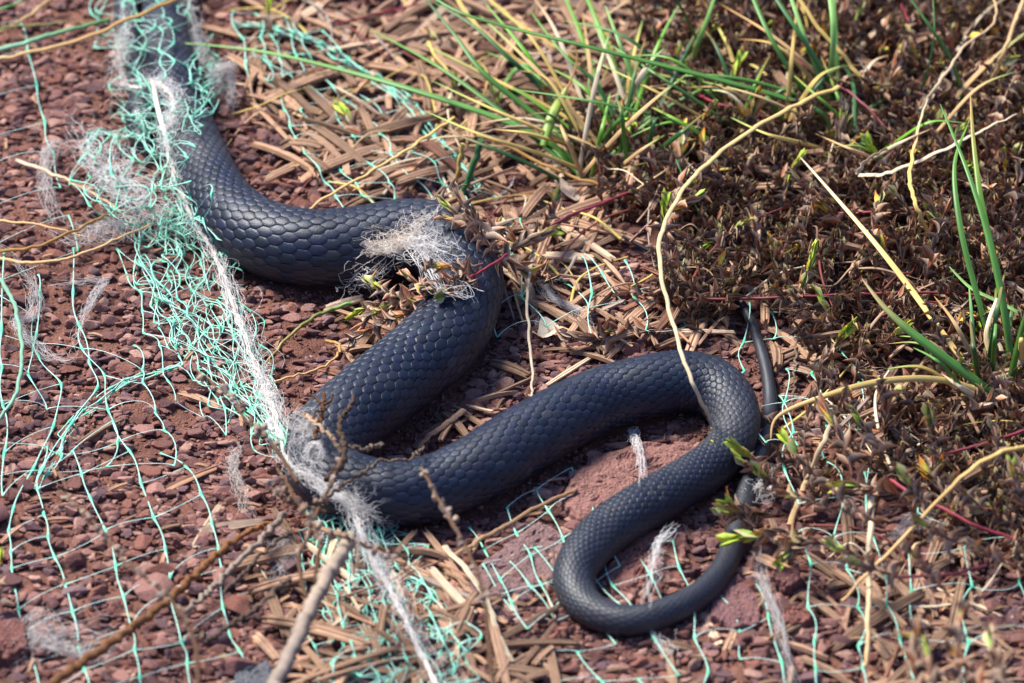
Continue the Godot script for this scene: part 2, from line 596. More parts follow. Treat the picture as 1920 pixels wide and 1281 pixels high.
func stones() -> void:
	var variants: Array[ArrayMesh] = []
	for i in 14:
		variants.append(stone_mesh(3, 11 + i % 5, 0.004).mesh())
	var small := stone_mesh(2, 13, 0.004)
	# countable stones
	var put := PackedVector3Array()
	var tries := 0
	var made := 0
	while made < 300 and tries < 60000:
		tries += 1
		var q := Vector3(rr(-0.24, 0.24), 0, rr(-0.27, 0.22))
		var px := to_px(q)
		if px.x < -20 or px.x > 1940 or px.y < -20 or px.y > 1300:
			continue
		var low := clampf((px.y - 640.0) / 400.0, 0.0, 1.0) if px.x < 560 else (0.8 if px.x > 1350 and px.y > 950 else 0.15)
		if inside(mat_polys, q) or rng.randf() > 0.12 + low:
			continue
		var size := 1.12 * lerpf(0.0021, rr(0.0028, 0.0060), clampf(low + 0.2, 0, 1)) * (0.85 + 0.6 * pow(rng.randf(), 3.0))
		if made > 170:
			size = minf(size, 0.0036)
		var bad := false
		for e in put:
			if Vector2(e.x - q.x, e.z - q.z).length() < (e.y + size) * 0.92:
				bad = true
				break
		if bad:
			continue
		for a in 8:
			if on_snake(q.x + cos(a * PI / 4) * size, q.z + sin(a * PI / 4) * size):
				bad = true
		if bad:
			continue
		put.append(Vector3(q.x, size, q.z))
		var tone := rng.randi() % 8
		var flat := rr(0.5, 0.8)
		var shape: String = ["angular", "blocky", "rounded"][made % 3]
		var words: String = ["dull red", "pinkish brown", "dark red", "purplish", "pale pinkish", "rusty red", "greyish mauve", "dark maroon"][tone]
		var big := "large" if size > 0.0042 else ("medium-sized" if size > 0.0028 else "small")
		var o := whole("stone", variants[rng.randi() % 14], M["stone%d" % tone], "%s %s stone %s" % [big, words, zone(px)], "stone", "loose stones on the soil")
		var b := Basis(Vector3(rng.randfn(), rng.randfn(), rng.randfn()).normalized(), rr(0, TAU))
		o.transform = Transform3D(Basis.from_scale(Vector3(size * rr(0.9, 1.35), size * flat, size * rr(0.8, 1.1))) * b, Vector3(q.x, g0(q.x, q.z) + size * flat * 0.45, q.z))
		o.rotate_y(0.0)
		made += 1
	# the fine gravel that nobody could count
	var spots: Array[Transform3D] = []
	var cols := PackedColorArray()
	for i in 72000:
		var q := Vector3(rr(-0.30, 0.30), 0, rr(-0.36, 0.25))
		var f := nz2.get_noise_2d(q.x * 180 + 300, q.z * 180)
		if f < -0.14 and rng.randf() < 0.55:
			continue
		var s := 0.0006 + 0.0029 * pow(rng.randf(), 2.5)
		if inside(mat_polys, q) and rng.randf() < 0.5:
			continue
		if on_snake(q.x, q.z) and s > 0.0012:
			continue
		var b := Basis(Vector3(rng.randfn(), rng.randfn(), rng.randfn()).normalized(), rr(0, TAU))
		spots.append(Transform3D(Basis.from_scale(Vector3(s * rr(0.7, 1.7), s * rr(0.4, 1.0), s * rr(0.8, 1.2))) * b, Vector3(q.x, g0(q.x, q.z) + s * 0.25, q.z)))
		cols.append([lin(142, 102, 94), lin(164, 120, 108), lin(122, 84, 76), lin(118, 90, 90), lin(184, 142, 126), lin(146, 98, 84)][rng.randi() % 6] * rr(0.8, 1.1))
	# grit pushed up along the snake's sides
	for i in 5200:
		var k := rng.randi() % sp.size()
		var bb := frame(k)
		var sd := 1.0 if rng.randf() < 0.5 else -1.0
		var q := sp[k] + bb.x * (sd * sr[k] * (0.80 + 0.34 * pow(rng.randf(), 1.5)))
		var s := rr(0.0004, 0.0013)
		var b := Basis(Vector3(rng.randfn(), rng.randfn(), rng.randfn()).normalized(), rr(0, TAU))
		q.y = g0(q.x, q.z) + rr(0.0, 0.0016)
		spots.append(Transform3D(Basis.from_scale(Vector3(s * rr(0.7, 1.6), s * rr(0.5, 1.0), s)) * b, q))
		cols.append([lin(142, 102, 94), lin(122, 84, 76), lin(118, 90, 90), lin(146, 98, 84)][rng.randi() % 4] * rr(0.8, 1.1))
	scatter("gravel", small.mesh(), M.gravel, spots, cols, "fine red-brown gravel strewn over the soil", "gravel")
	# big flat rocks
	slab([[1080, 888], [1130, 856], [1210, 836], [1300, 836], [1330, 870], [1250, 925], [1150, 975], [1085, 985], [1050, 945]], 0.0035, lin(150, 108, 98), "large cracked pinkish rock between the lower bend and tail loop")
	slab([[875, 1080], [940, 1032], [1010, 985], [1062, 1010], [1045, 1085], [960, 1120], [885, 1130]], 0.003, lin(138, 108, 104), "flat greyish pink rock at the left of the tail loop")
	slab([[1130, 1078], [1170, 1012], [1240, 988], [1290, 1000], [1285, 1060], [1215, 1085], [1150, 1118]], 0.003, lin(150, 104, 94), "flat reddish rock enclosed by the tail loop")
	slab([[1330, 1100], [1385, 1082], [1422, 1128], [1425, 1172], [1380, 1184], [1335, 1160]], 0.003, lin(134, 96, 94), "flat purplish rock just right of the tail loop's bottom")
	slab([[-30, 1170], [45, 1163], [52, 1220], [20, 1242], [-30, 1240]], 0.007, lin(126, 84, 76), "broad brown rock at the lower left picture edge")
	slab([[440, 1252], [500, 1240], [522, 1290], [440, 1305]], 0.005, lin(104, 104, 108), "blue-grey rock at the bottom near the pale thick stick")
	slab([[1455, 1070], [1500, 1068], [1502, 1095], [1470, 1112], [1450, 1100]], 0.006, lin(128, 88, 84), "angular pink-brown rock beside the frayed white strands")
	slab([[1470, 1150], [1525, 1138], [1530, 1165], [1485, 1180], [1462, 1170]], 0.005, lin(140, 92, 82), "flat pale red rock low in the right gravel")

func slab(pts: Array, high: float, col: Color, label: String) -> void:
	var line: Array[Vector2] = []
	var mid := Vector2.ZERO
	for i in pts.size():
		var a := P(pts[i][0], pts[i][1], high * 0.6)
		var d := P(pts[(i + 1) % pts.size()][0], pts[(i + 1) % pts.size()][1], high * 0.6)
		for s in 8:
			var q := a.lerp(d, s / 8.0)
			line.append(Vector2(q.x + rr(-1, 1) * 0.0007, q.z + rr(-1, 1) * 0.0007))
	for q in line:
		mid += q / line.size()
	var k := line.size()
	var rings := [[1.03, -0.5], [1.0, 0.5], [0.975, 0.85], [0.92, 0.95], [0.86, 0.97], [0.79, 0.98], [0.71, 1.0], [0.62, 1.0], [0.52, 1.0], [0.41, 1.0], [0.3, 1.0], [0.17, 1.0]]
	var g := g0(mid.x, mid.y)
	var pos := []
	for e in rings:
		var row := []
		for q in line:
			var w: Vector2 = mid + (q - mid) * (e[0] + rr(-0.012, 0.012))
			var crack := absf(nz2.get_noise_2d(w.x * 420 + 50, w.y * 900))
			row.append(Vector3(w.x, g + high * e[1] + ((nz2.get_noise_2d(w.x * 1600, w.y * 1600) * 0.0011 + rr(-0.00012, 0.00012)) if e[1] > 0 else 0.0) - (0.0012 if crack < 0.035 and e[0] < 0.97 else 0.0), w.y))
		pos.append(row)
	var mb := MB.new()
	for i in rings.size() - 1:
		for j in k:
			var j2 := (j + 1) % k
			var sh := rr(0.92, 1.07)
			mb.tri_flat(pos[i][j], pos[i + 1][j], pos[i][j2], col * sh)
			mb.tri_flat(pos[i][j2], pos[i + 1][j], pos[i + 1][j2], col * sh)
	var top_c := Vector3(mid.x, g + high, mid.y)
	for j in k:
		mb.tri_flat(pos[rings.size() - 1][j], top_c, pos[rings.size() - 1][(j + 1) % k], col)
	# make every face look outward
	for t in range(0, mb.v.size(), 3):
		var cen := (mb.v[t] + mb.v[t + 1] + mb.v[t + 2]) / 3.0
		if mb.n[t].dot(cen - Vector3(mid.x, g - high, mid.y)) < 0.0:
			var sw := mb.v[t + 1]
			mb.v[t + 1] = mb.v[t + 2]
			mb.v[t + 2] = sw
			for e in 3:
				mb.n[t + e] = -mb.n[t + e]
	whole("rock", mb.mesh(), M.slab, label, "rock")

func scatter(called: String, m: Mesh, mt: Material, spots: Array[Transform3D], cols: PackedColorArray, label: String, category: String) -> void:
	var mm := MultiMesh.new()
	mm.transform_format = MultiMesh.TRANSFORM_3D
	mm.use_colors = true
	mm.mesh = m
	mm.instance_count = spots.size()
	for i in spots.size():
		mm.set_instance_transform(i, spots[i])
		mm.set_instance_color(i, cols[i])
	var o := MultiMeshInstance3D.new()
	o.name = numbered(called)
	o.multimesh = mm
	o.material_override = mt
	add_child(o)
	tag(o, label, category, "", "stuff")

# ------------------------------------------------------------------ straw and wood chips
func chip_mesh(col: Color) -> MB:
	# a split splinter, one unit long (z), about a tenth wide, ragged at both ends, with raised fibres
	var mb := MB.new()
	var k := 7
	var rows := 6
	var w := rr(0.022, 0.10)
	var th := rr(0.012, 0.03)
	var bend := rr(-0.06, 0.06)
	var taper := rr(0.1, 1.3)
	var hi := []
	var e0 := []
	var e1 := []
	var tone := []
	for j in k:
		hi.append(th * rr(0.4, 1.3))
		e0.append(rr(-0.06, 0.05))
		e1.append(rr(-0.06, 0.05))
		tone.append(rr(0.72, 1.12))
	var pts := []
	for i in rows:
		var row := []
		var f := float(i) / (rows - 1)
		for j in k:
			var x := (float(j) / (k - 1) - 0.5) * 2.0 * w * (1.0 - taper * absf(f - 0.45))
			var z: float = f - 0.5 + e0[j] * (1.0 - f) + e1[j] * f
			row.append(Vector3(x, hi[j] + bend * (1.0 - 4.0 * (f - 0.5) * (f - 0.5)), z))
		pts.append(row)
	for i in rows - 1:
		for j in k - 1:
			var cc: Color = col * tone[j]
			mb.tri_flat(pts[i][j], pts[i + 1][j], pts[i][j + 1], cc)
			mb.tri_flat(pts[i][j + 1], pts[i + 1][j], pts[i + 1][j + 1], cc)
	var dn := Vector3(0, -th * 2.0, 0)
	for i in rows - 1:
		mb.tri_flat(pts[i][0], pts[i][0] + dn, pts[i + 1][0], col * 0.9)
		mb.tri_flat(pts[i + 1][0], pts[i][0] + dn, pts[i + 1][0] + dn, col * 0.9)
		mb.tri_flat(pts[i][k - 1], pts[i + 1][k - 1], pts[i][k - 1] + dn, col * 0.9)
		mb.tri_flat(pts[i + 1][k - 1], pts[i + 1][k - 1] + dn, pts[i][k - 1] + dn, col * 0.9)
	for j in k - 1:
		mb.tri_flat(pts[0][j], pts[0][j + 1], pts[0][j] + dn, col)
		mb.tri_flat(pts[0][j + 1], pts[0][j + 1] + dn, pts[0][j] + dn, col)
		mb.tri_flat(pts[rows - 1][j], pts[rows - 1][j] + dn, pts[rows - 1][j + 1], col)
		mb.tri_flat(pts[rows - 1][j + 1], pts[rows - 1][j] + dn, pts[rows - 1][j + 1] + dn, col)
	for t in range(0, mb.v.size(), 3):   # sides and ends face outward
		var cen := (mb.v[t] + mb.v[t + 1] + mb.v[t + 2]) / 3.0
		if mb.n[t].y < 0.2 and absf(mb.n[t].y) < 0.5 and mb.n[t].dot(Vector3(cen.x * 6.0, 0, cen.z)) < 0.0:
			var sw := mb.v[t + 1]
			mb.v[t + 1] = mb.v[t + 2]
			mb.v[t + 2] = sw
			for e in 3:
				mb.n[t + e] = -mb.n[t + e]
	return mb

func straw() -> void:
	var cols := [lin(214, 176, 146), lin(196, 150, 120), lin(224, 194, 164), lin(150, 104, 84), lin(196, 158, 134), lin(172, 152, 138), lin(118, 82, 66), lin(230, 204, 172), lin(168, 146, 128), lin(210, 160, 124)]
	var words := ["tan", "brown", "pale", "reddish brown", "buff", "greyish", "dark brown", "cream", "grey-brown", "orange-tan"]
	var kinds: Array[MB] = []
	var meshes: Array[ArrayMesh] = []
	for i in 20:
		kinds.append(chip_mesh(cols[i % 10]))
		meshes.append(kinds[i].mesh())
	var made := 0
	var tries := 0
	var spots: Array[Transform3D] = []
	var tint := PackedColorArray()
	while tries < 9000 and spots.size() < 1500:
		tries += 1
		var q := Vector3(rr(-0.25, 0.26), 0, rr(-0.31, 0.23))
		var dense := inside(straw_polys, q)
		var in_mat := inside(mat_polys, q)
		var px := to_px(q)
		var seen := px.x > 0 and px.x < 1920 and px.y > 0 and px.y < 1281
		if not dense and rng.randf() > (0.03 if px.x < 620 else (0.20 if not in_mat else 0.3)):
			continue
		var l := lerpf(0.008, 0.046, pow(rng.randf(), 2.0)) * (1.0 if dense else 0.75)
		var turn := rr(0, PI)
		if dense and rng.randf() < 0.6:
			turn = rr(0.1, 1.1) if rng.randf() < 0.5 else rr(-1.2, -0.2)
		var d := Vector3(sin(turn), 0, cos(turn)) * l * 0.5
		var bad := false
		for f in [-1.0, -0.5, 0.0, 0.5, 1.0]:
			if on_snake(q.x + d.x * f, q.z + d.z * f):
				bad = true
		if bad:
			continue
		var k := rng.randi() % 20
		var lift := rr(0.0006, 0.0045 if dense else 0.0018) + (rr(0.004, 0.016) if in_mat else 0.0)
		var b := Basis(Vector3.UP, turn) * Basis(Vector3.RIGHT, rr(-0.13, 0.13)) * Basis(Vector3.BACK, rr(-0.5, 0.5))
		var wide := clampf(rr(0.010, 0.034) / l * 1.0, 0.35, 1.9)
		b = b * Basis.from_scale(Vector3(l * wide, l * wide, l))
		var x := Transform3D(b, Vector3(q.x, g0(q.x, q.z) + lift + l * 0.02, q.z))
		if seen and made < 300 and l > (0.013 if dense else 0.008):
			var o := whole("wood_chip", meshes[k], M.wood, "%s %s wood splinter %s" % [("long" if l > 0.026 else ("middling" if l > 0.016 else "short")) + [" upright-lying", " level-lying", " slanting"][0 if absf(cos(turn)) > 0.87 else (1 if absf(cos(turn)) < 0.5 else 2)], words[k % 10], zone(px)], "wood chip", "straw and wood chips")
			o.transform = x
			made += 1
		else:
			spots.append(x)
			tint.append(Color.WHITE * rr(0.4, 1.1))
	# many short bits between them
	var bits := chip_mesh(lin(204, 164, 134))
	for i in 1250:
		var q := Vector3(rr(-0.26, 0.28), 0, rr(-0.34, 0.24))
		var dense := inside(straw_polys, q)
		if on_snake(q.x, q.z) or (not dense and rng.randf() < 0.72):
			continue
		var l := rr(0.004, 0.012)
		spots.append(Transform3D(Basis(Vector3.UP, rr(0, PI)) * Basis(Vector3.RIGHT, rr(-0.3, 0.3)) * Basis.from_scale(Vector3(l * 1.2, l * 1.2, l)), Vector3(q.x, g0(q.x, q.z) + rr(0.0008, 0.003), q.z)))
		tint.append(Color(1, rr(0.9, 1.02), rr(0.85, 1.05)) * rr(0.3, 1.05))
	scatter("straw_litter", bits.mesh(), M.wood, spots, tint, "loose litter of short straw and bark bits", "straw")

# ------------------------------------------------------------------ rods: blades, stems, twigs, cords
# pts: [x, y, height in mm]...
func rod(mb: MB, pts: Array, w0: float, w1: float, ca: Color, cb: Color, k: int, flat: float, sub: int, streak := 0.15, wob := 0.0, drape := false) -> void:
	var p := PackedVector3Array()
	for e in pts:
		p.append(PD(e[0], e[1], e[2] * MM) if drape else P(e[0], e[1], e[2] * MM))
	p = curve(p, sub)
	var r := PackedFloat32Array()
	var c := PackedColorArray()
	var m := p.size()
	var sd := rng.randi() % 1000
	for i in m:
		var f := float(i) / (m - 1)
		if wob > 0.0:
			var src := nz2 if wob > 0.001 else nzs
			p[i] += Vector3(src.get_noise_2d(i * 7.0, sd), src.get_noise_2d(i * 7.0, sd + 50), src.get_noise_2d(i * 7.0, sd + 99)) * wob
		var wide := lerpf(w0, w1, f)
		if w0 <= 5.0 and flat <= 0.75 and w1 >= 8.0:
			wide = w0 * 0.5 + (w1 - w0 * 0.5) * pow(minf(1.0, f / 0.45), 0.75)
		r.append(maxf(0.00006, wide * 0.5 * PXM * (1.0 + (0.10 * nz2.get_noise_2d(i * 8.0, sd * 3.0) if wob > 0.0 else 0.0))))
		c.append(ca.lerp(cb, minf(1.0, f * 2.6) if w0 <= 5.0 and flat <= 0.75 and w1 >= 8.0 else f) * (1.0 + 0.22 * nz2.get_noise_2d(i * 11.0, sd + 7.0)))
	mb.tube(p, r, c, k, flat, Vector3.UP, streak, sd)

func blades() -> void:
	var gr := lin(70, 112, 44)
	var gd := lin(46, 84, 42)
	var gl := lin(120, 160, 84)
	var gb := lin(96, 140, 40)
	var ye := lin(190, 160, 92)
	var tn := lin(188, 152, 106)
	var wh := lin(188, 170, 142)
	var br := lin(150, 112, 62)
	var gg := lin(104, 140, 116)
	# clumps: [name, label, root px, blades[[w tip, w base, colour tip, colour base, flat, pts]]]
	var clumps := [
		["clump of long green tubular grass blades fanning over the straw", [1150, 330], [
			[2, 16, gl, gr, 0.7, [[318, 79, 17], [480, 95, 20], [640, 131, 22], [800, 177, 22], [940, 225, 18], [1040, 275, 10], [1110, 330, 2]]],
			[2, 13, gb, gr, 0.7, [[694, 55, 16], [830, 130, 20], [960, 225, 16], [1040, 290, 8], [1110, 345, 2]]],
			[3, 14, gd, gr, 0.7, [[790, -12, 34], [850, 62, 32], [905, 135, 28], [990, 205, 18], [1070, 270, 8], [1130, 345, 2]]],
			[3, 12, gr, gd, 0.7, [[815, 5, 30], [890, 50, 30], [950, 105, 26], [1010, 160, 14], [1080, 240, 3]]],
			[7, 20, gl, gr, 0.3, [[934, 192, 4], [948, 155, 12], [968, 130, 18], [990, 126, 19], [1006, 150, 14], [1030, 190, 6], [1060, 260, 1]]],
			[3, 12, gb, gd, 0.6, [[995, 22, 34], [1060, 105, 32], [1112, 150, 26], [1150, 215, 16], [1178, 290, 6], [1196, 350, 1]]],
			[3, 13, gl, gr, 0.6, [[1135, 10, 34], [1165, 90, 30], [1200, 180, 20], [1232, 280, 6], [1240, 330, 1]]],
			[4, 12, gb, gr, 0.6, [[1104, 140, 22], [1110, 215, 16], [1140, 262, 10], [1186, 325, 2]]],
			[3, 10, gl, gd, 0.7, [[1174, 130, 20], [1172, 210, 14], [1186, 290, 6], [1194, 345, 1]]],
			[6, 22, gr, gb, 0.5, [[1010, 250, 12], [1060, 300, 8], [1110, 345, 2]]],
		]],
		["clump of thick bright green grass crossing the dry creeping plants", [1580, 300], [
			[6, 20, gr, gr, 0.75, [[780, -25, 44], [860, 22, 46], [950, 50, 46], [1080, 82, 44], [1200, 112, 40], [1330, 145, 34], [1450, 178, 26], [1530, 206, 20], [1552, 232, 14], [1575, 290, 5], [1600, 345, 1]]],
			[5, 12, gl, gr, 0.7, [[1280, 143, 26], [1340, 142, 28], [1420, 155, 24], [1500, 182, 18], [1560, 225, 8]]],
			[8, 14, gr, gr, 0.7, [[1405, -20, 44], [1440, 60, 40], [1480, 130, 30], [1520, 185, 18], [1550, 230, 6]]],
			[8, 16, gd, gr, 0.7, [[1440, -25, 46], [1490, 50, 40], [1535, 120, 28], [1560, 170, 16], [1566, 240, 5]]],
			[8, 14, gl, gl, 0.5, [[1478, -20, 44], [1505, 60, 36], [1530, 130, 24], [1548, 200, 10], [1556, 240, 3]]],
			[10, 14, gl, gl, 0.5, [[1555, -22, 44], [1562, 40, 38], [1562, 100, 28], [1556, 160, 14], [1552, 230, 3]]],
			[8, 15, gl, gl, 0.5, [[1345, -20, 44], [1325, 40, 34], [1305, 90, 22], [1302, 120, 8]]],
			[7, 14, gd, gr, 0.6, [[1255, -22, 46], [1280, 20, 38], [1305, 70, 22], [1320, 110, 6]]],
			[3, 9, gr, gd, 0.6, [[1640, 275, 16], [1605, 255, 14], [1600, 160, 20], [1575, 110, 12]]],
			[4, 10, gd, gr, 0.7, [[1695, -20, 46], [1740, 45, 40], [1780, 105, 28], [1800, 160, 14], [1812, 215, 3]]],
			[2, 6, gr, gd, 0.7, [[1748, -20, 40], [1752, 60, 34], [1740, 130, 22], [1718, 195, 8]]],
		]],
		["clump of green and yellowing grass at the right edge", [1890, 750], [
			[3, 14, gr, gr, 0.6, [[1763, 195, 60], [1810, 310, 56], [1850, 430, 46], [1880, 560, 30], [1896, 670, 12], [1905, 735, 1]]],
			[4, 15, br, gb, 0.6, [[1820, 180, 58], [1826, 270, 54], [1842, 390, 44], [1872, 520, 30], [1892, 640, 14], [1898, 720, 1]]],
			[3, 12, gb, gr, 0.6, [[1814, 235, 50], [1790, 310, 48], [1800, 420, 40], [1830, 545, 24], [1872, 690, 4]]],
			[2, 22, lin(150, 118, 74), gr, 0.6, [[1616, 522, 34], [1662, 580, 32], [1720, 632, 28], [1800, 692, 20], [1870, 745, 10], [1945, 800, 1]]],
			[6, 22, gr, gr, 0.5, [[1932, 560, 40], [1915, 620, 30], [1900, 690, 16], [1888, 755, 2]]],
			[4, 10, gl, gl, 0.6, [[1780, 500, 14], [1820, 540, 14], [1870, 565, 16], [1935, 600, 18]]],
			[2, 13, tn, ye, 0.6, [[1445, 825, 3], [1460, 780, 12], [1550, 742, 22], [1650, 716, 26], [1750, 711, 24], [1830, 732, 16], [1900, 775, 4]]],
			[3, 14, wh, ye, 0.6, [[1500, 294, 18], [1560, 362, 22], [1640, 455, 24], [1710, 545, 20], [1790, 655, 12], [1850, 725, 4], [1880, 760, 1]]],
			[6, 14, wh, ye, 0.4, [[1870, 560, 16], [1855, 600, 16], [1850, 640, 14], [1875, 700, 8], [1925, 760, 2]]],
		]],
	]
	for q in clumps:
		var at := P(q[1][0], q[1][1])
		var t := thing("grass_clump", at, q[0], "grass")
		for e in q[2]:
			var mb := MB.new()
			if q[1][0] > 1200:
				for k in e[5].size():
					e[5][k][2] += 13.0 * (1.0 - float(k) / e[5].size())
			rod(mb, e[5], e[0], e[1] * 0.92, e[2] * 1.1, e[3] * 1.1, 14, e[4] * 0.8, 6, 0.34)
			part("blade", local(mb, at), M.grass, t)
		var root: Array = q[1]
		for k in (42 if root[0] < 1200 else (46 if root[0] < 1700 else 16)):
			var ang := rr(-2.9, -0.5) if root[0] < 1700 else rr(-2.6, -1.2)
			var l := rr(140, 430) if root[0] < 1700 else rr(110, 300)
			var bx: float = root[0] + (rr(-90, 70) if root[0] < 1200 else (rr(-230, 130) if root[0] < 1700 else rr(-60, 40)))
			var by: float = root[1] + rr(-60, 30) if root[0] < 1700 else root[1] + rr(-20, 30)
			var hh := rr(14, 46)
			var sag := rr(-30, 40)
			var dead := rng.randf() < 0.45
			var mb := MB.new()
			rod(mb, [[bx + cos(ang) * l, by + sin(ang) * l * 0.85 + sag, hh * 0.8], [bx + cos(ang) * l * 0.66, by + sin(ang) * l * 0.66, hh], [bx + cos(ang) * l * 0.33, by + sin(ang) * l * 0.36, hh * 0.6], [bx, by, 1]], 2, rr(8, 11.5), br if rng.randf() < 0.5 else gl, [ye, tn, wh][k % 3] if dead else [gr, gd, gb][k % 3], 8, rr(0.25, 0.6), 6, 0.25)
			part("blade", local(mb, at), M.dry if dead else M.grass, t)
	# loose blades and stalks: [label, tip w, base w, colours, flat, material, pts]
	var loose := [
		["long yellow dry blade arching down onto the snake's last bend", 11, 7, ye, wh, 0.6, "dry", [[1572, 164, 30], [1500, 194, 38], [1400, 250, 42], [1310, 322, 44], [1252, 405, 42], [1236, 480, 40], [1258, 590, 36], [1297, 715, 32], [1332, 784, 20]]],
		["golden brown blade crossing the top left corner over the snake", 10, 13, tn, br, 0.6, "dry", [[-20, 112, 20], [60, 97, 24], [150, 74, 28], [260, 28, 34], [350, -10, 38]]],
		["broad green blade under the golden one at top left", 14, 9, gg, gr, 0.6, "grass", [[-20, 98, 18], [60, 76, 20], [140, 52, 20], [205, 36, 16]]],
		["thin green and yellow blade reaching in at the left of the top corner", 7, 4, gr, br, 0.6, "grass", [[-20, 55, 14], [60, 47, 14], [120, 42, 14], [172, 38, 12]]],
		["short green blade tip in the extreme upper left corner", 10, 5, gr, gr, 0.6, "grass", [[-20, 22, 14], [25, 8, 16], [60, -15, 18]]],
		["pale tan stalk running from the left edge up to the top", 9, 7, tn, tn, 0.8, "dry", [[-20, 70, 6], [30, 45, 8], [70, 18, 8], [105, -12, 8]]],
		["pale straw stalk lying across the netting toward the bunched green mesh", 9, 5, wh, tn, 0.8, "dry", [[32, 300, 6], [90, 322, 8], [150, 350, 9], [210, 384, 9], [255, 420, 8]]],
		["thin tan stalk entering from the left edge above the fluffy wool", 7, 4, tn, tn, 0.8, "dry", [[-20, 413, 5], [60, 420, 8], [120, 432, 8], [195, 457, 3]]],
		["golden curved stalk rising from the left edge to a broken tip", 8, 6, br, br, 0.8, "dry", [[-20, 472, 6], [60, 464, 9], [130, 436, 12], [185, 410, 12], [230, 396, 10]]],
		["long tan stalk bowed along the left edge below two others", 9, 5, tn, tn, 0.8, "dry", [[-20, 484, 4], [60, 493, 6], [140, 480, 9], [210, 452, 10], [285, 420, 9]]],
		["dull grey-green bent strand standing at the left edge", 9, 8, gg, gg, 0.8, "grass", [[-20, 505, 8], [15, 545, 12], [36, 610, 16], [40, 680, 16], [25, 750, 12], [-15, 800, 6]]],
		["straight straw stalk leaning from the snake's first bend to the green blades", 6, 8, tn, ye, 0.8, "dry", [[575, 394, 10], [640, 352, 14], [720, 308, 18], [790, 262, 18], [852, 222, 16]]],
		["brown flattened dry blade joining the base of the green clump", 5, 11, wh, br, 0.5, "dry", [[765, 273, 12], [830, 258, 18], [900, 257, 20], [960, 278, 18], [1040, 318, 14], [1120, 346, 8], [1192, 357, 2]]],
		["withered grey pod lying over the green blades", 4, 10, lin(120, 98, 80), lin(150, 130, 108), 0.9, "dry", [[884, 245, 22], [905, 250, 24], [950, 240, 24], [1018, 238, 22]]],
		["thick dark green stub standing behind the snake", 14, 13, gd, lin(40, 96, 62), 0.9, "grass", [[903, 262, 26], [890, 305, 18], [872, 350, 8], [862, 378, 2]]],
		["tan broken stub beside the thick green one", 10, 8, ye, br, 0.9, "dry", [[867, 268, 22], [860, 310, 14], [852, 365, 3]]],
		["green stalk poking out from the leafy sprig on the snake", 5, 9, br, gr, 0.8, "grass", [[486, 698, 2], [520, 655, 5], [560, 615, 8], [610, 585, 10], [662, 566, 12]]],
		["curled dry tendril in the snake's first bend", 4, 7, tn, br, 0.8, "dry", [[508, 717, 2], [560, 702, 3], [600, 690, 4], [632, 668, 6], [636, 648, 7], [612, 637, 4]]],
		["white papery folded dry leaf lying over the brown plants", 3, 10, wh, wh, 0.35, "dry", [[1908, 212, 30], [1850, 240, 32], [1780, 275, 32], [1700, 312, 30], [1650, 327, 28], [1612, 328, 27]]],
		["short pale dry leaf curling back from the folded one", 10, 4, wh, tn, 0.35, "dry", [[1608, 326, 28], [1625, 302, 32], [1655, 282, 32], [1688, 274, 28]]],
		["stout tan stalk slanting at the upper right edge", 9, 10, tn, tn, 0.8, "dry", [[1925, -15, 44], [1900, 50, 38], [1880, 105, 30], [1860, 155, 22]]],
		["curved dry stalk hooking down in the upper right", 4, 8, tn, wh, 0.7, "dry", [[1860, -12, 30], [1868, 20, 32], [1858, 50, 32], [1810, 85, 32], [1780, 130, 30], [1750, 170, 26], [1720, 215, 20]]],
		["slender straw stem leaning through the plants near the right", 5, 9, wh, ye, 0.7, "dry", [[1738, 185, 28], [1722, 245, 34], [1710, 300, 36], [1708, 355, 36], [1724, 400, 32], [1740, 440, 26]]],
		["yellow stem lying diagonally in the lower right foreground", 5, 12, tn, ye, 0.8, "dry", [[1580, 1125, 14], [1640, 1062, 26], [1720, 980, 38], [1810, 890, 48], [1880, 848, 50], [1940, 835, 52]]],
		["yellow-white straight dry blade in the top right clump", 8, 11, ye, ye, 0.6, "dry", [[1490, -15, 40], [1530, 45, 34], [1590, 115, 24], [1625, 160, 16], [1655, 195, 6]]],
		["dry yellow blade running between the two upper green clumps", 9, 11, ye, ye, 0.5, "dry", [[850, -15, 20], [890, 45, 20], [940, 90, 18], [990, 125, 14], [1025, 140, 8]]],
		["long straw blade behind the crossing green blades at top middle", 7, 12, ye, ye, 0.5, "dry", [[905, -15, 18], [960, 35, 20], [1020, 75, 20], [1080, 110, 14], [1100, 128, 6]]],
		["pale stalk lying level below the crossing green blade", 5, 7, wh, tn, 0.8, "dry", [[980, 100, 14], [1040, 97, 16], [1110, 98, 14], [1150, 110, 10]]],
		["tan stem leaning across the lower netting to the right of the tail", 9, 13, wh, tn, 0.9, "dry", [[1562, 790, 14], [1540, 840, 12], [1512, 905, 8], [1480, 985, 3]]],
		["grey-brown dry stick beside the right-hand netting", 7, 11, tn, lin(140, 122, 108), 0.9, "twig", [[1742, 668, 10], [1700, 722, 10], [1660, 770, 10], [1620, 818, 8]]],
		["pale upright straw stem in the lower right gravel", 12, 9, wh, tn, 0.8, "dry", [[1635, 930, 20], [1632, 1010, 20], [1630, 1100, 18], [1628, 1180, 14], [1624, 1250, 8]]],
		["thin pale stalk rising between the middle bends of the snake", 6, 5, wh, wh, 0.7, "dry", [[1002, 470, 14], [988, 540, 14], [992, 620, 10], [998, 700, 6], [998, 745, 2]]],
		["bleached flat straw crossing the netting near the seed stalk", 11, 9, wh, wh, 0.4, "dry", [[832, 1025, 6], [880, 1075, 8], [915, 1130, 8], [930, 1180, 7], [960, 1240, 5]]],
		["split brown stick lying under the netting left of the rocks", 8, 10, lin(150, 118, 92), lin(176, 144, 110), 0.7, "twig", [[1082, 918, 6], [1020, 945, 6], [940, 990, 6], [880, 1025, 5], [822, 1060, 3]]],
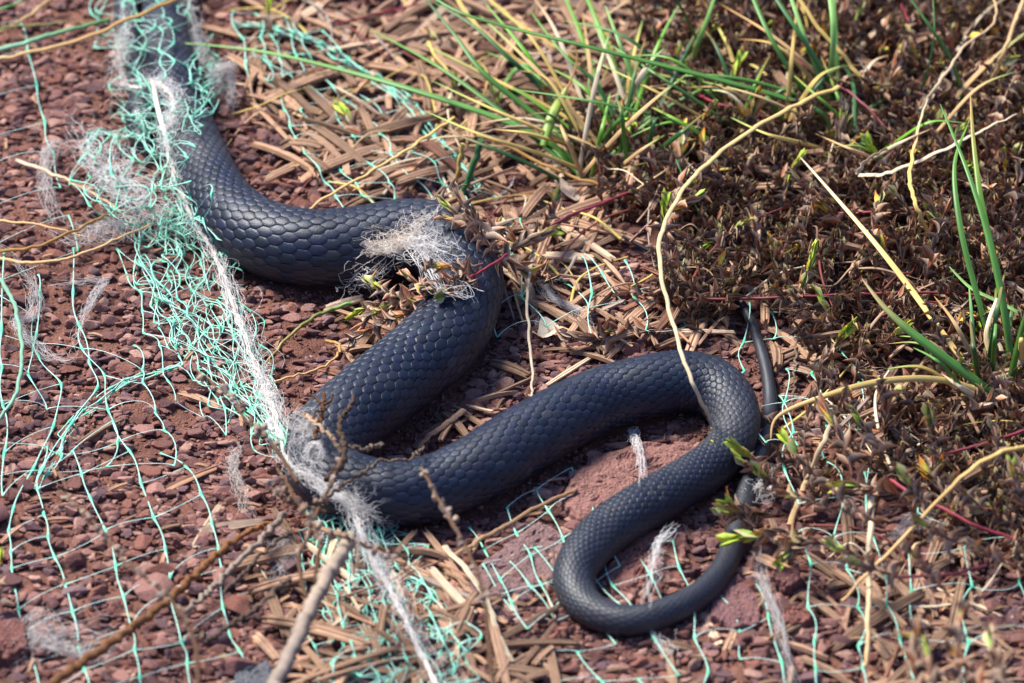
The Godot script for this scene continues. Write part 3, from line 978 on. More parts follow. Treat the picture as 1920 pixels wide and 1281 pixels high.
		["shredded bark strip lying between the snake's middle bends", 14, 10, lin(170, 140, 118), lin(140, 108, 86), 0.5, "twig", [[868, 770, 5], [830, 800, 6], [795, 825, 6], [778, 862, 4]]],
		["slim green thread-like blade at the right of the top clump", 3, 5, gr, gd, 0.7, "grass", [[1310, 395, 8], [1280, 330, 14], [1262, 290, 14], [1225, 262, 10]]],
	]
	for e in loose:
		var mb := MB.new()
		for k in e[7].size():
			if e[7][k][0] > 1200 and e[7][k][1] < 900 and k < e[7].size() - 1:
				e[7][k][2] += 9.0
		rod(mb, e[7], e[1], e[2] * 0.92, e[3], e[4], 12, e[5], 10, 0.34, 0.0007)
		whole("dry_stalk" if e[6] != "grass" else "grass_stalk", mb.mesh(), M[e[6]], e[0], "dry stalk" if e[6] != "grass" else "grass stalk")
	# stray stalks lying over litter and plants
	var made := 0
	var tries := 0
	var tint := [lin(116, 60, 54), lin(196, 164, 120), lin(214, 196, 164), lin(160, 130, 104), lin(150, 136, 124), lin(190, 166, 92), lin(120, 92, 76)]
	var said := ["reddish", "tan", "pale", "brown", "greyish", "yellow", "dark"]
	while made < 230 and tries < 9000:
		tries += 1
		var q := Vector3(rr(-0.16, 0.23), 0, rr(-0.25, 0.17))
		var over := inside(mat_polys, q)
		if not over and not inside(straw_polys, q):
			continue
		var px := to_px(q)
		if px.x > 1920 or px.x < 0 or px.y < 0 or px.y > 1281:
			continue
		var l := rr(0.010, 0.034)
		var turn := rr(0, TAU)
		var d := Vector3(cos(turn), 0, sin(turn))
		var n2 := Vector3(-d.z, 0, d.x) * rr(-0.35, 0.35) * l
		var bad := false
		for f in [-1.0, -0.5, 0.0, 0.5, 1.0]:
			if on_snake(q.x + d.x * l * f, q.z + d.z * l * f):
				bad = true
		if bad:
			continue
		var h0 := rr(0.006, 0.02) if over else rr(0.002, 0.007)
		var p := PackedVector3Array()
		for f in [-1.0, -0.4, 0.3, 1.0]:
			var w: Vector3 = q + d * l * f + n2 * (1.0 - f * f)
			w.y = g0(w.x, w.z) + maxf(0.001, h0 + rr(-0.004, 0.004) - 0.003 * f * f)
			p.append(w)
		p = curve(p, 6)
		var r := PackedFloat32Array()
		var c := PackedColorArray()
		var k := rng.randi() % 7
		var w0 := rr(0.00035, 0.0009)
		for i in p.size():
			r.append(w0 * (1.0 - 0.6 * i / p.size()))
			c.append(tint[k] * rr(0.85, 1.1))
		var sm := MB.new()
		sm.tube(p, r, c, 7, rr(0.4, 0.95), Vector3.UP, 0.2, made)
		var where := zone(px)
		if px.x > 1300 and px.y < 760:
			where = "%s, %s" % [["in the top row", "by the bent green blade", "by the papery leaf", "level with the middle bend", "by the long red stem"][int(clampf(px.y / 160.0, 0, 4))], ["left of centre", "mid mat", "right of centre", "at the right edge"][int(clampf((px.x - 1300) / 150.0, 0, 3))]]
		whole("dry_stalk", sm.mesh(), M.dry, "%s %s stray dry stalk %s" % ["thin" if w0 < 0.0006 else "stout", said[k], where], "dry stalk", "stray dry stalks over litter and plants")
		made += 1
	# the green pod with its withered tip
	var at := P(1024, 275, 14 * MM)
	var t := thing("seed_pod", at, "green tapering pod with a withered brown tip in the upper clump", "pod")
	var mb := MB.new()
	var p := curve(PackedVector3Array([P(1018, 274, 0.018), P(1026, 245, 0.022), P(1038, 212, 0.026), P(1052, 186, 0.028), P(1062, 166, 0.03)]), 5)
	var r := PackedFloat32Array()
	var c := PackedColorArray()
	for i in p.size():
		var f := float(i) / (p.size() - 1)
		r.append(PXM * (3.0 + 8.0 * sin(PI * clampf(0.12 + f * 0.86, 0, 1))))
		c.append(lin(110, 150, 56).lerp(lin(150, 150, 70), f))
	mb.tube(p, r, c, 12, 0.8, Vector3.UP, 0.12, 5)
	part("pod", local(mb, at), M.grass, t)
	mb = MB.new()
	rod(mb, [[1062, 167, 30], [1076, 140, 32], [1082, 105, 33], [1070, 62, 34]], 6, 3, br, lin(90, 60, 44), 8, 0.7, 6, 0.2, 0.0004)
	part("withered_tip", local(mb, at), M.dry, t)

func twigs() -> void:
	var bk := lin(128, 90, 62)
	var gy := lin(150, 134, 122)
	var dk := lin(84, 70, 62)
	var list := [
		["long brown bark-covered twig slanting up from the bottom edge", 13, 22, lin(150, 104, 70), bk, [[505, 980, 8], [450, 1005, 10], [400, 1045, 12], [360, 1085, 14], [310, 1130, 16], [230, 1190, 18], [150, 1245, 20], [80, 1295, 20]]],
		["grey twig lying beside the long brown one", 15, 13, gy, lin(160, 144, 130), [[532, 965, 12], [490, 1010, 14], [440, 1060, 15], [390, 1110, 14], [345, 1150, 10]]],
		["dark thin twig with a forked end above the frayed straw", 9, 9, dk, lin(110, 94, 84), [[545, 998, 16], [500, 1030, 16], [455, 1075, 16], [420, 1110, 15]]],
		["dark broken twig below the forked one", 9, 12, lin(110, 94, 84), dk, [[545, 1085, 16], [480, 1140, 16], [430, 1175, 15], [385, 1205, 12]]],
		["thick pale weathered stick in the blurred foreground", 30, 34, lin(176, 158, 138), lin(150, 136, 126), [[658, 1008, 44], [630, 1055, 46], [595, 1115, 46], [560, 1190, 44], [510, 1300, 40]]],
		["curling dark twig standing over the snake's left bend", 9, 15, lin(96, 80, 70), lin(84, 68, 58), [[662, 742, 40], [655, 765, 40], [638, 785, 40], [640, 815, 40], [646, 840, 40], [640, 870, 40], [615, 900, 40]]],
		["brown upright twig with hooked shoots in front of the snake", 8, 8, lin(112, 76, 52), lin(104, 70, 48), [[606, 738, 38], [606, 765, 38], [600, 790, 38], [590, 822, 38]]],
		["mottled grey twig crossing from the wool to the curling twig", 10, 10, lin(196, 166, 140), lin(96, 82, 74), [[572, 778, 38], [600, 800, 40], [625, 825, 40], [640, 850, 40]]],
		["thin grey-brown twig rising along the snake's lower segment", 9, 6, lin(110, 94, 82), lin(120, 102, 88), [[605, 938, 30], [650, 905, 32], [690, 880, 34], [715, 864, 34], [760, 862, 33], [795, 840, 30]]],
		["short withered leaf stalk hanging beside the left bend", 8, 7, lin(140, 122, 108), lin(116, 98, 86), [[718, 832, 34], [700, 838, 36], [680, 843, 38], [650, 835, 40]]],
		["dark bare stem lying among the plants at upper right", 7, 7, lin(110, 92, 84), lin(120, 100, 90), [[1600, 165, 20], [1580, 200, 20], [1560, 150, 24], [1540, 130, 20]]],
		["grey twig under the plants right of the tail's hooked end", 6, 7, lin(130, 112, 98), lin(120, 104, 92), [[1490, 610, 6], [1492, 660, 6], [1490, 710, 4], [1486, 760, 2]]],
	]
	for e in list:
		var mb := MB.new()
		rod(mb, e[5], e[1] * 0.8, e[2] * 0.8, e[3], e[4], 11, 0.9, 14, 0.3, 0.0018)
		whole("twig", mb.mesh(), M.twig, e[0], "twig")
	# hooked side shoots over the snake
	for e in [["small hooked shoot curling left above the upright twig", [[575, 738, 38], [590, 745, 38], [602, 757, 38]]], ["small hooked shoot curling right above the upright twig", [[624, 738, 38], [620, 752, 38], [606, 760, 38]]], ["looped shoot around the upright brown twig", [[608, 770, 39], [592, 772, 39], [588, 785, 39], [598, 790, 39]]]]:
		var mb := MB.new()
		rod(mb, e[1], 4, 6, lin(84, 62, 46), lin(104, 74, 52), 8, 1.0, 8, 0.1, 0.0003)
		whole("twig_shoot", mb.mesh(), M.twig, e[0], "twig")
	# dry seed stalks, near the camera and out of focus
	var beads: Array[ArrayMesh] = []
	for i in 4:
		var bmb := stone_mesh(2, 7, 0.05)
		beads.append(bmb.mesh())
	var bm: Array[StandardMaterial3D] = []
	for cc in [lin(136, 118, 106), lin(118, 92, 74), lin(156, 132, 112)]:
		var m := StandardMaterial3D.new()
		m.albedo_color = cc.linear_to_srgb()
		m.roughness = 0.8
		bm.append(m)
	var stalks := [
		["grey beaded seed stalk hanging over the gravel beside the cord", 62, 14, [[362, 690], [400, 722], [435, 748], [465, 790], [500, 820], [530, 860], [560, 905]]],
		["long beaded seed stalk slanting through the lower left netting", 60, 13, [[112, 920], [160, 965], [200, 1008], [240, 1060], [290, 1095], [330, 1135], [362, 1200], [375, 1300]]],
		["slim beaded seed stalk standing before the snake's lower segment", 62, 12, [[792, 880], [815, 925], [840, 965], [862, 1005], [885, 1055], [905, 1110], [915, 1180], [925, 1300]]],
		["short beaded seed stalk pointing right past the white cord", 52, 13, [[610, 1000], [650, 1010], [690, 1025], [730, 1035], [765, 1046]]],
		["dense brown seed head left of the thick pale stick", 52, 15, [[520, 880], [545, 920], [570, 960], [590, 990], [600, 1030], [590, 1090]]],
		["drooping seed head beside the dense brown one", 50, 14, [[640, 860], [625, 900], [600, 950], [575, 1010], [560, 1060], [575, 1120]]],
		["brown seed spray leaning left over the twigs", 48, 13, [[500, 905], [530, 935], [565, 950], [610, 960]]],
	]
	for e in stalks:
		var first := P(e[3][e[3].size() - 1][0], e[3][e[3].size() - 1][1], 0.002)
		var at := first
		var t := thing("seed_stalk", at, e[0], "seed stalk", "dry seed stalks in the foreground")
		var pts := []
		for q in e[3].size():
			pts.append([e[3][q][0], e[3][q][1], e[1] - 10.0 * q / e[3].size()])
		var mb := MB.new()
		rod(mb, pts, 5, 8, lin(120, 92, 70), lin(100, 76, 60), 8, 1.0, 6, 0.1, 0.0008)
		part("stem", local(mb, at), M.twig, t)
		var pv := PackedVector3Array()
		for q in pts:
			pv.append(P(q[0], q[1], q[2] * MM))
		pv = curve(pv, 6)
		for i in pv.size():
			if i > pv.size() * 0.8:
				break
			for z in 2:
				if rng.randf() < 0.35:
					continue
				var s: float = e[2] * 0.5 * PXM * rr(0.35, 1.05)
				var o := pv[i] + Vector3(rr(-1, 1), rr(-1, 1), rr(-1, 1)) * s * 1.1 - at
				part("seed_capsule", beads[rng.randi() % 4], bm[rng.randi() % 3], t, Transform3D(Basis(Vector3(rr(-1, 1), 1, rr(-1, 1)).normalized(), rr(0, 6)) * Basis.from_scale(Vector3(s * 0.8, s * rr(1.0, 1.9), s * 0.8)), o))

# ------------------------------------------------------------------ green netting
var knot_c: Color
var mid_c: Color
func strand(mb: MB, nodes: PackedVector3Array, r: float, slack: float, sub := 6, pale := 0.0) -> void:
	var p := PackedVector3Array()
	var rad := PackedFloat32Array()
	var col := PackedColorArray()
	var m := nodes.size()
	for i in m - 1:
		var a := nodes[maxi(i - 1, 0)]
		var b := nodes[i]
		var d := nodes[i + 1]
		var e := nodes[mini(i + 2, m - 1)]
		var off := Vector3(rr(-1, 1), rr(-0.2, 0.9), rr(-1, 1)) * slack * b.distance_to(d)
		for s in sub:
			var f := float(s) / sub
			p.append(b.cubic_interpolate(d, a, e, f) + off * sin(PI * f))
			var near := exp(-pow(minf(f, 1.0 - f) / 0.13, 2.0))
			rad.append(r * (0.72 + 1.75 * near))
			col.append(mid_c.lerp(knot_c, clampf(near * 1.2, 0.0, 1.0) * (1.0 - pale * 0.5)).lerp(lin(226, 240, 232), pale * (1.0 - near)))
	p.append(nodes[m - 1])
	rad.append(r * 1.5)
	col.append(knot_c)
	mb.tube(p, rad, col, 5, 0.55)

# rows of knots -> every thread that runs along or across is a part
func net(called: String, label: String, rows: Array, r_warp: float, r_weft: float, slack: float, torn: float, group: String) -> void:
	var at: Vector3 = rows[0][0]
	var t := thing("netting", at, label, "netting", group)
	for row in rows:
		var mb := MB.new()
		var run := PackedVector3Array()
		for q in row:
			run.append(q)
			if rng.randf() < torn * 0.5 and run.size() > 1:
				strand(mb, run, r_warp, slack * 0.5)
				run = PackedVector3Array()
		if run.size() > 1:
			strand(mb, run, r_warp, slack * 0.5)
		if mb.v.size():
			part("lengthwise_thread", local(mb, at), M.net, t)
	var most := 0
	for row in rows:
		most = maxi(most, row.size())
	for k in most:
		var mb := MB.new()
		for i in rows.size() - 1:
			if k < rows[i].size() and k < rows[i + 1].size() and rng.randf() > torn:
				strand(mb, PackedVector3Array([rows[i][k], rows[i + 1][k]]), r_weft, slack, 7, 0.5)
		if mb.v.size():
			part("cross_thread", local(mb, at), M.net, t)

# a flat sheet of net between four picture corners
func sheet(label: String, a: Array, b: Array, c: Array, d: Array, nu: int, nv: int, jit: float, hi: float, slack: float, torn: float, group: String, drape := false, th := 1.0) -> void:
	var rows := []
	for i in nu:
		var row := []
		var u := float(i) / (nu - 1)
		for j in nv:
			var v := float(j) / (nv - 1)
			var x: float = lerpf(lerpf(a[0], b[0], u), lerpf(d[0], c[0], u), v) + rr(-jit, jit)
			var y: float = lerpf(lerpf(a[1], b[1], u), lerpf(d[1], c[1], u), v) + rr(-jit, jit) * 0.7
			row.append(PD(x, y, rr(0.4, 1.0) * hi) if drape else P(x, y, rr(0.3, 1.0) * hi))
		rows.append(row)
	net("netting", label, rows, 0.00032 * th, 0.00019 * th, slack, torn, group)

# net bunched along a line: [x, y, half width px, height mm]
func bunch(label: String, line: Array, warps: int, step: int, mess: float, slack: float, torn: float, group: String, drape := true, th := 1.0) -> void:
	var rows := []
	var offs := []
	for i in warps:
		offs.append(rr(-1, 1))
	offs.sort()
	var base := PackedVector3Array()
	for e in line:
		base.append(Vector3(e[0], e[1], e[2]))
	var hs := PackedVector3Array()
	for e in line:
		hs.append(Vector3(e[3], 0, 0))
	base = curve(base, step)
	hs = curve(hs, step)
	for i in warps:
		var row := []
		var sd := rr(0, 900)
		for j in base.size():
			var d := base[mini(j + 1, base.size() - 1)] - base[maxi(j - 1, 0)]
			var nn := Vector2(-d.y, d.x).normalized()
			var w := base[j].z
			var off: float = offs[i] * w + nz2.get_noise_2d(j * 12.0, sd) * w * 0.9
			var x := base[j].x + nn.x * off + rr(-mess, mess)
			var y := base[j].y + nn.y * off + rr(-mess, mess)
			var h := hs[j].x * MM * rr(0.05, 1.0)
			row.append(PD(x, y, h) if drape else P(x, y, h))
		rows.append(row)
	net("netting", label, rows, 0.00029 * th, 0.00018 * th, slack, torn, group)

func nets() -> void:
	knot_c = lin(70, 176, 134)
	mid_c = lin(162, 212, 192)
	var g := "pieces of the green plastic netting"
	# lower left: knots as they lie
	var o := Vector2(0, 854)
	var warps := [
		[[8, 470], [3, 620], [4, 690], [5, 760], [8, 850], [5, 930]],
		[[72, 515], [74, 550], [68, 628], [72, 667], [115, 720], [100, 800], [62, 880], [25, 955], [16, 995], [20, 1036], [22, 1066], [27, 1102], [34, 1144], [44, 1188], [62, 1243], [75, 1300]],
		[[138, 465], [137, 550], [148, 610], [167, 680], [182, 729], [134, 795], [80, 880], [70, 917], [82, 965], [90, 1007], [102, 1045], [122, 1096], [136, 1148], [147, 1216], [158, 1255], [170, 1310]],
		[[136, 845], [153, 889], [170, 935], [198, 995], [217, 1062], [232, 1119], [246, 1177], [252, 1218], [262, 1270], [270, 1320]],
		[[212, 789], [243, 846], [264, 906], [288, 971], [310, 1031], [319, 1082], [316, 1117], [340, 1205], [351, 1244], [362, 1300]],
		[[300, 850], [348, 875], [377, 927], [397, 982], [410, 1029], [416, 1068], [418, 1140], [430, 1188], [449, 1221], [466, 1272], [480, 1320]],
	]
	var rows := []
	for w in warps:
		var row := []
		for e in w:
			row.append(P(e[0], e[1], rr(1.5, 5.0) * MM))
		rows.append(row)
	var at: Vector3 = rows[0][0]
	var t := thing("netting", at, "open square green netting spread over the lower left gravel", "netting", g)
	for row in rows:
		var mb := MB.new()
		strand(mb, PackedVector3Array(row), 0.00036, 0.05)
		part("lengthwise_thread", local(mb, at), M.net, t)
	# cross threads join knots that lie side by side, sagging between them
	for i in rows.size() - 1:
		for q in rows[i + 1]:
			var best := Vector3.ZERO
			var bd := 1e9
			for e in rows[i]:
				var a := to_px(e)
				var b := to_px(q)
				var want := b + Vector2(-95, 38)
				var dd := a.distance_to(want)
				if dd < bd:
					bd = dd
					best = e
			if bd < 42.0 and q.z > P(200, 700).z and rng.randf() < 0.92:
				var mb := MB.new()
				strand(mb, PackedVector3Array([best, q]), 0.00021, 0.09, 8, 0.5)
				part("cross_thread", local(mb, at), M.net, t)
	# upper left
	sheet("thin netting over the gravel at the middle of the left edge", [-30, 560], [250, 640], [330, 860], [-30, 900], 4, 6, 22, 0.006, 0.2, 0.22, g)
	sheet("fine netting layer under the torn strip left of the cord", [230, 470], [420, 560], [540, 860], [330, 760], 5, 9, 14, 0.006, 0.22, 0.2, g)
	sheet("sparse netting hanging at the upper left edge", [-60, 60], [40, 40], [150, 470], [-40, 540], 2, 8, 8, 0.006, 0.12, 0.1, g)
	# bunched beside the cord, from the head down
	bunch("dense netting tangle heaped left of the snake's neck", [[215, 240, 60, 12], [240, 300, 85, 22], [270, 360, 80, 24], [310, 410, 60, 18], [350, 450, 40, 12]], 18, 2, 13, 0.3, 0.14, g)
	bunch("crumpled netting trailing along the upper half of the white cord", [[310, 400, 45, 10], [335, 470, 65, 9], [370, 540, 75, 6], [405, 610, 70, 5], [440, 680, 52, 5], [480, 760, 30, 4], [520, 830, 18, 4]], 22, 2, 11, 0.28, 0.16, g)
	bunch("loose torn netting drooping left of the crumpled strip", [[250, 500, 40, 8], [290, 560, 60, 6], [330, 630, 60, 5], [380, 700, 50, 4], [430, 790, 40, 4]], 5, 2, 12, 0.2, 0.25, g)
	bunch("twisted rope of netting reaching down the left side", [[340, 682, 5, 5], [290, 700, 8, 5], [235, 712, 10, 5], [185, 752, 12, 4], [135, 795, 12, 4], [105, 850, 12, 4], [70, 920, 14, 4]], 5, 2, 3, 0.08, 0.2, g)
	# over the head and neck
	bunch("netting wrapped tightly round the snake's neck at top left", [[270, -30, 80, 4], [285, 30, 85, 5], [300, 90, 90, 6], [310, 150, 95, 8], [320, 200, 100, 7], [330, 225, 60, 5]], 12, 2, 12, 0.22, 0.2, g)
	bunch("small netting knot caught behind the snake's neck", [[410, 110, 25, 8], [400, 160, 35, 10], [385, 210, 40, 8], [370, 250, 30, 5]], 5, 3, 9, 0.3, 0.15, g)
	# upper middle sheet with its bound edge
	sheet("netting sheet lying over the straw behind the snake", [470, 95], [600, 60], [960, 400], [640, 400], 6, 12, 9, 0.008, 0.22, 0.16, g)
	bunch("bound selvedge of the netting behind the snake", [[440, 45, 6, 10], [520, 55, 7, 10], [600, 85, 8, 10], [680, 130, 8, 9], [760, 185, 8, 8], [805, 230, 8, 8], [850, 290, 8, 6], [900, 350, 9, 5]], 6, 3, 3, 0.1, 0.05, g, false, 1.15)
	sheet("scrap of netting looped among straw at the top middle", [445, 20], [560, 35], [600, 130], [470, 165], 5, 4, 7, 0.012, 0.3, 0.1, g)
	sheet("netting scrap showing behind the middle bend", [900, 430], [1010, 400], [1180, 560], [930, 640], 4, 4, 14, 0.007, 0.2, 0.25, g)
	sheet("netting scrap among the plants right of the middle bend", [1090, 480], [1260, 500], [1300, 620], [1130, 640], 3, 3, 16, 0.008, 0.2, 0.3, g)
	# below and inside the tail loop
	bunch("dense netting layers under the lower half of the cord", [[600, 920, 30, 8], [640, 980, 60, 7], [675, 1050, 85, 6], [715, 1130, 100, 6], [760, 1220, 110, 6], [800, 1310, 115, 6]], 24, 3, 8, 0.12, 0.10, g, false, 1.1)
	sheet("flat netting stretched over the lower middle straw", [560, 990], [720, 960], [930, 1320], [600, 1340], 9, 12, 10, 0.007, 0.12, 0.12, g)
	sheet("square netting between the lower bend and tail loop", [880, 985], [1075, 880], [1160, 1060], [985, 1180], 4, 5, 6, 0.007, 0.08, 0.1, g)
	sheet("netting running out under the bottom of the tail loop", [900, 1060], [1060, 1010], [1330, 1330], [1080, 1340], 4, 6, 7, 0.006, 0.1, 0.12, g)
	sheet("netting glimpsed on the rock inside the tail loop", [1130, 1050], [1260, 1010], [1300, 1120], [1180, 1140], 3, 3, 7, 0.005, 0.1, 0.2, g)
	sheet("netting strands passing below right of the tail loop", [1290, 1130], [1420, 1090], [1480, 1300], [1320, 1320], 3, 4, 20, 0.006, 0.14, 0.2, g)
	sheet("long open netting crossing the gravel right of the tail", [1470, 740], [1590, 745], [1720, 1330], [1540, 1330], 3, 10, 17, 0.012, 0.2, 0.18, g)
	sheet("netting pieces showing through plants beside the tail tip", [1390, 560], [1560, 600], [1640, 830], [1430, 830], 4, 5, 22, 0.012, 0.22, 0.22, g)
	sheet("netting under the drooping plants at the right", [1600, 720], [1800, 790], [1880, 1000], [1640, 960], 4, 4, 18, 0.012, 0.2, 0.25, g)
	sheet("netting remnants in the lower right corner", [1720, 1020], [1900, 1000], [1930, 1300], [1740, 1300], 3, 4, 26, 0.012, 0.18, 0.2, g)

# ------------------------------------------------------------------ white cord, wool
func fibres(mb: MB, line: PackedVector3Array, count: int, spread: float, curl: float, r: float, col: Color, whole_length := 0.7) -> void:
	var m := line.size()
	var wisp := Vector3.ZERO
	var wsd := 0.0
	for i in count:
		if i % 9 == 0:
			wisp = Vector3(rng.randfn(), absf(rng.randfn()) * 0.5, rng.randfn()) * spread * 0.5
			wsd = rr(0, 5000)
		var f0 := rr(0.0, 1.0 - whole_length * 0.8)
		var f1 := clampf(f0 + rr(0.3, 1.0) * whole_length, 0.05, 1.0)
		var stray := rng.randf() < 0.2
		var off := wisp + Vector3(rng.randfn(), absf(rng.randfn()) * 0.5, rng.randfn()) * spread * (0.5 if stray else 0.12)
		var sd := rr(0, 5000) if stray else wsd + rr(0, 5)
		var p := PackedVector3Array()
		var rad := PackedFloat32Array()
		var cc := PackedColorArray()
		var n_pts := 22
		var turn := rr(0.0, TAU)
		var coil := rr(0.0, 0.22) * curl
		var rate := rr(0.25, 0.9)
		var sh := rr(0.8, 1.05)
		for k in n_pts:
			var f := lerpf(f0, f1, float(k) / (n_pts - 1)) * (m - 1)
			var a := mini(int(f), m - 2)
			var q := line[a].lerp(line[a + 1], f - a)
			var e := float(k) / (n_pts - 1)
			var w := 0.6 + 1.0 * absf(e - 0.5)
			q += off * w
			q += Vector3(nzs.get_noise_2d(k * 4.0, sd), nzs.get_noise_2d(k * 4.0, sd + 77) * 0.6, nzs.get_noise_2d(k * 4.0, sd + 154)) * curl * 1.3 * w
			q += Vector3(cos(turn + k * rate), 0.5 * sin(turn + k * rate), sin(turn + k * rate * 0.8)) * coil
			p.append(q)
			rad.append(r)
			cc.append(col * sh)
		mb.tube(p, rad, cc, 3)

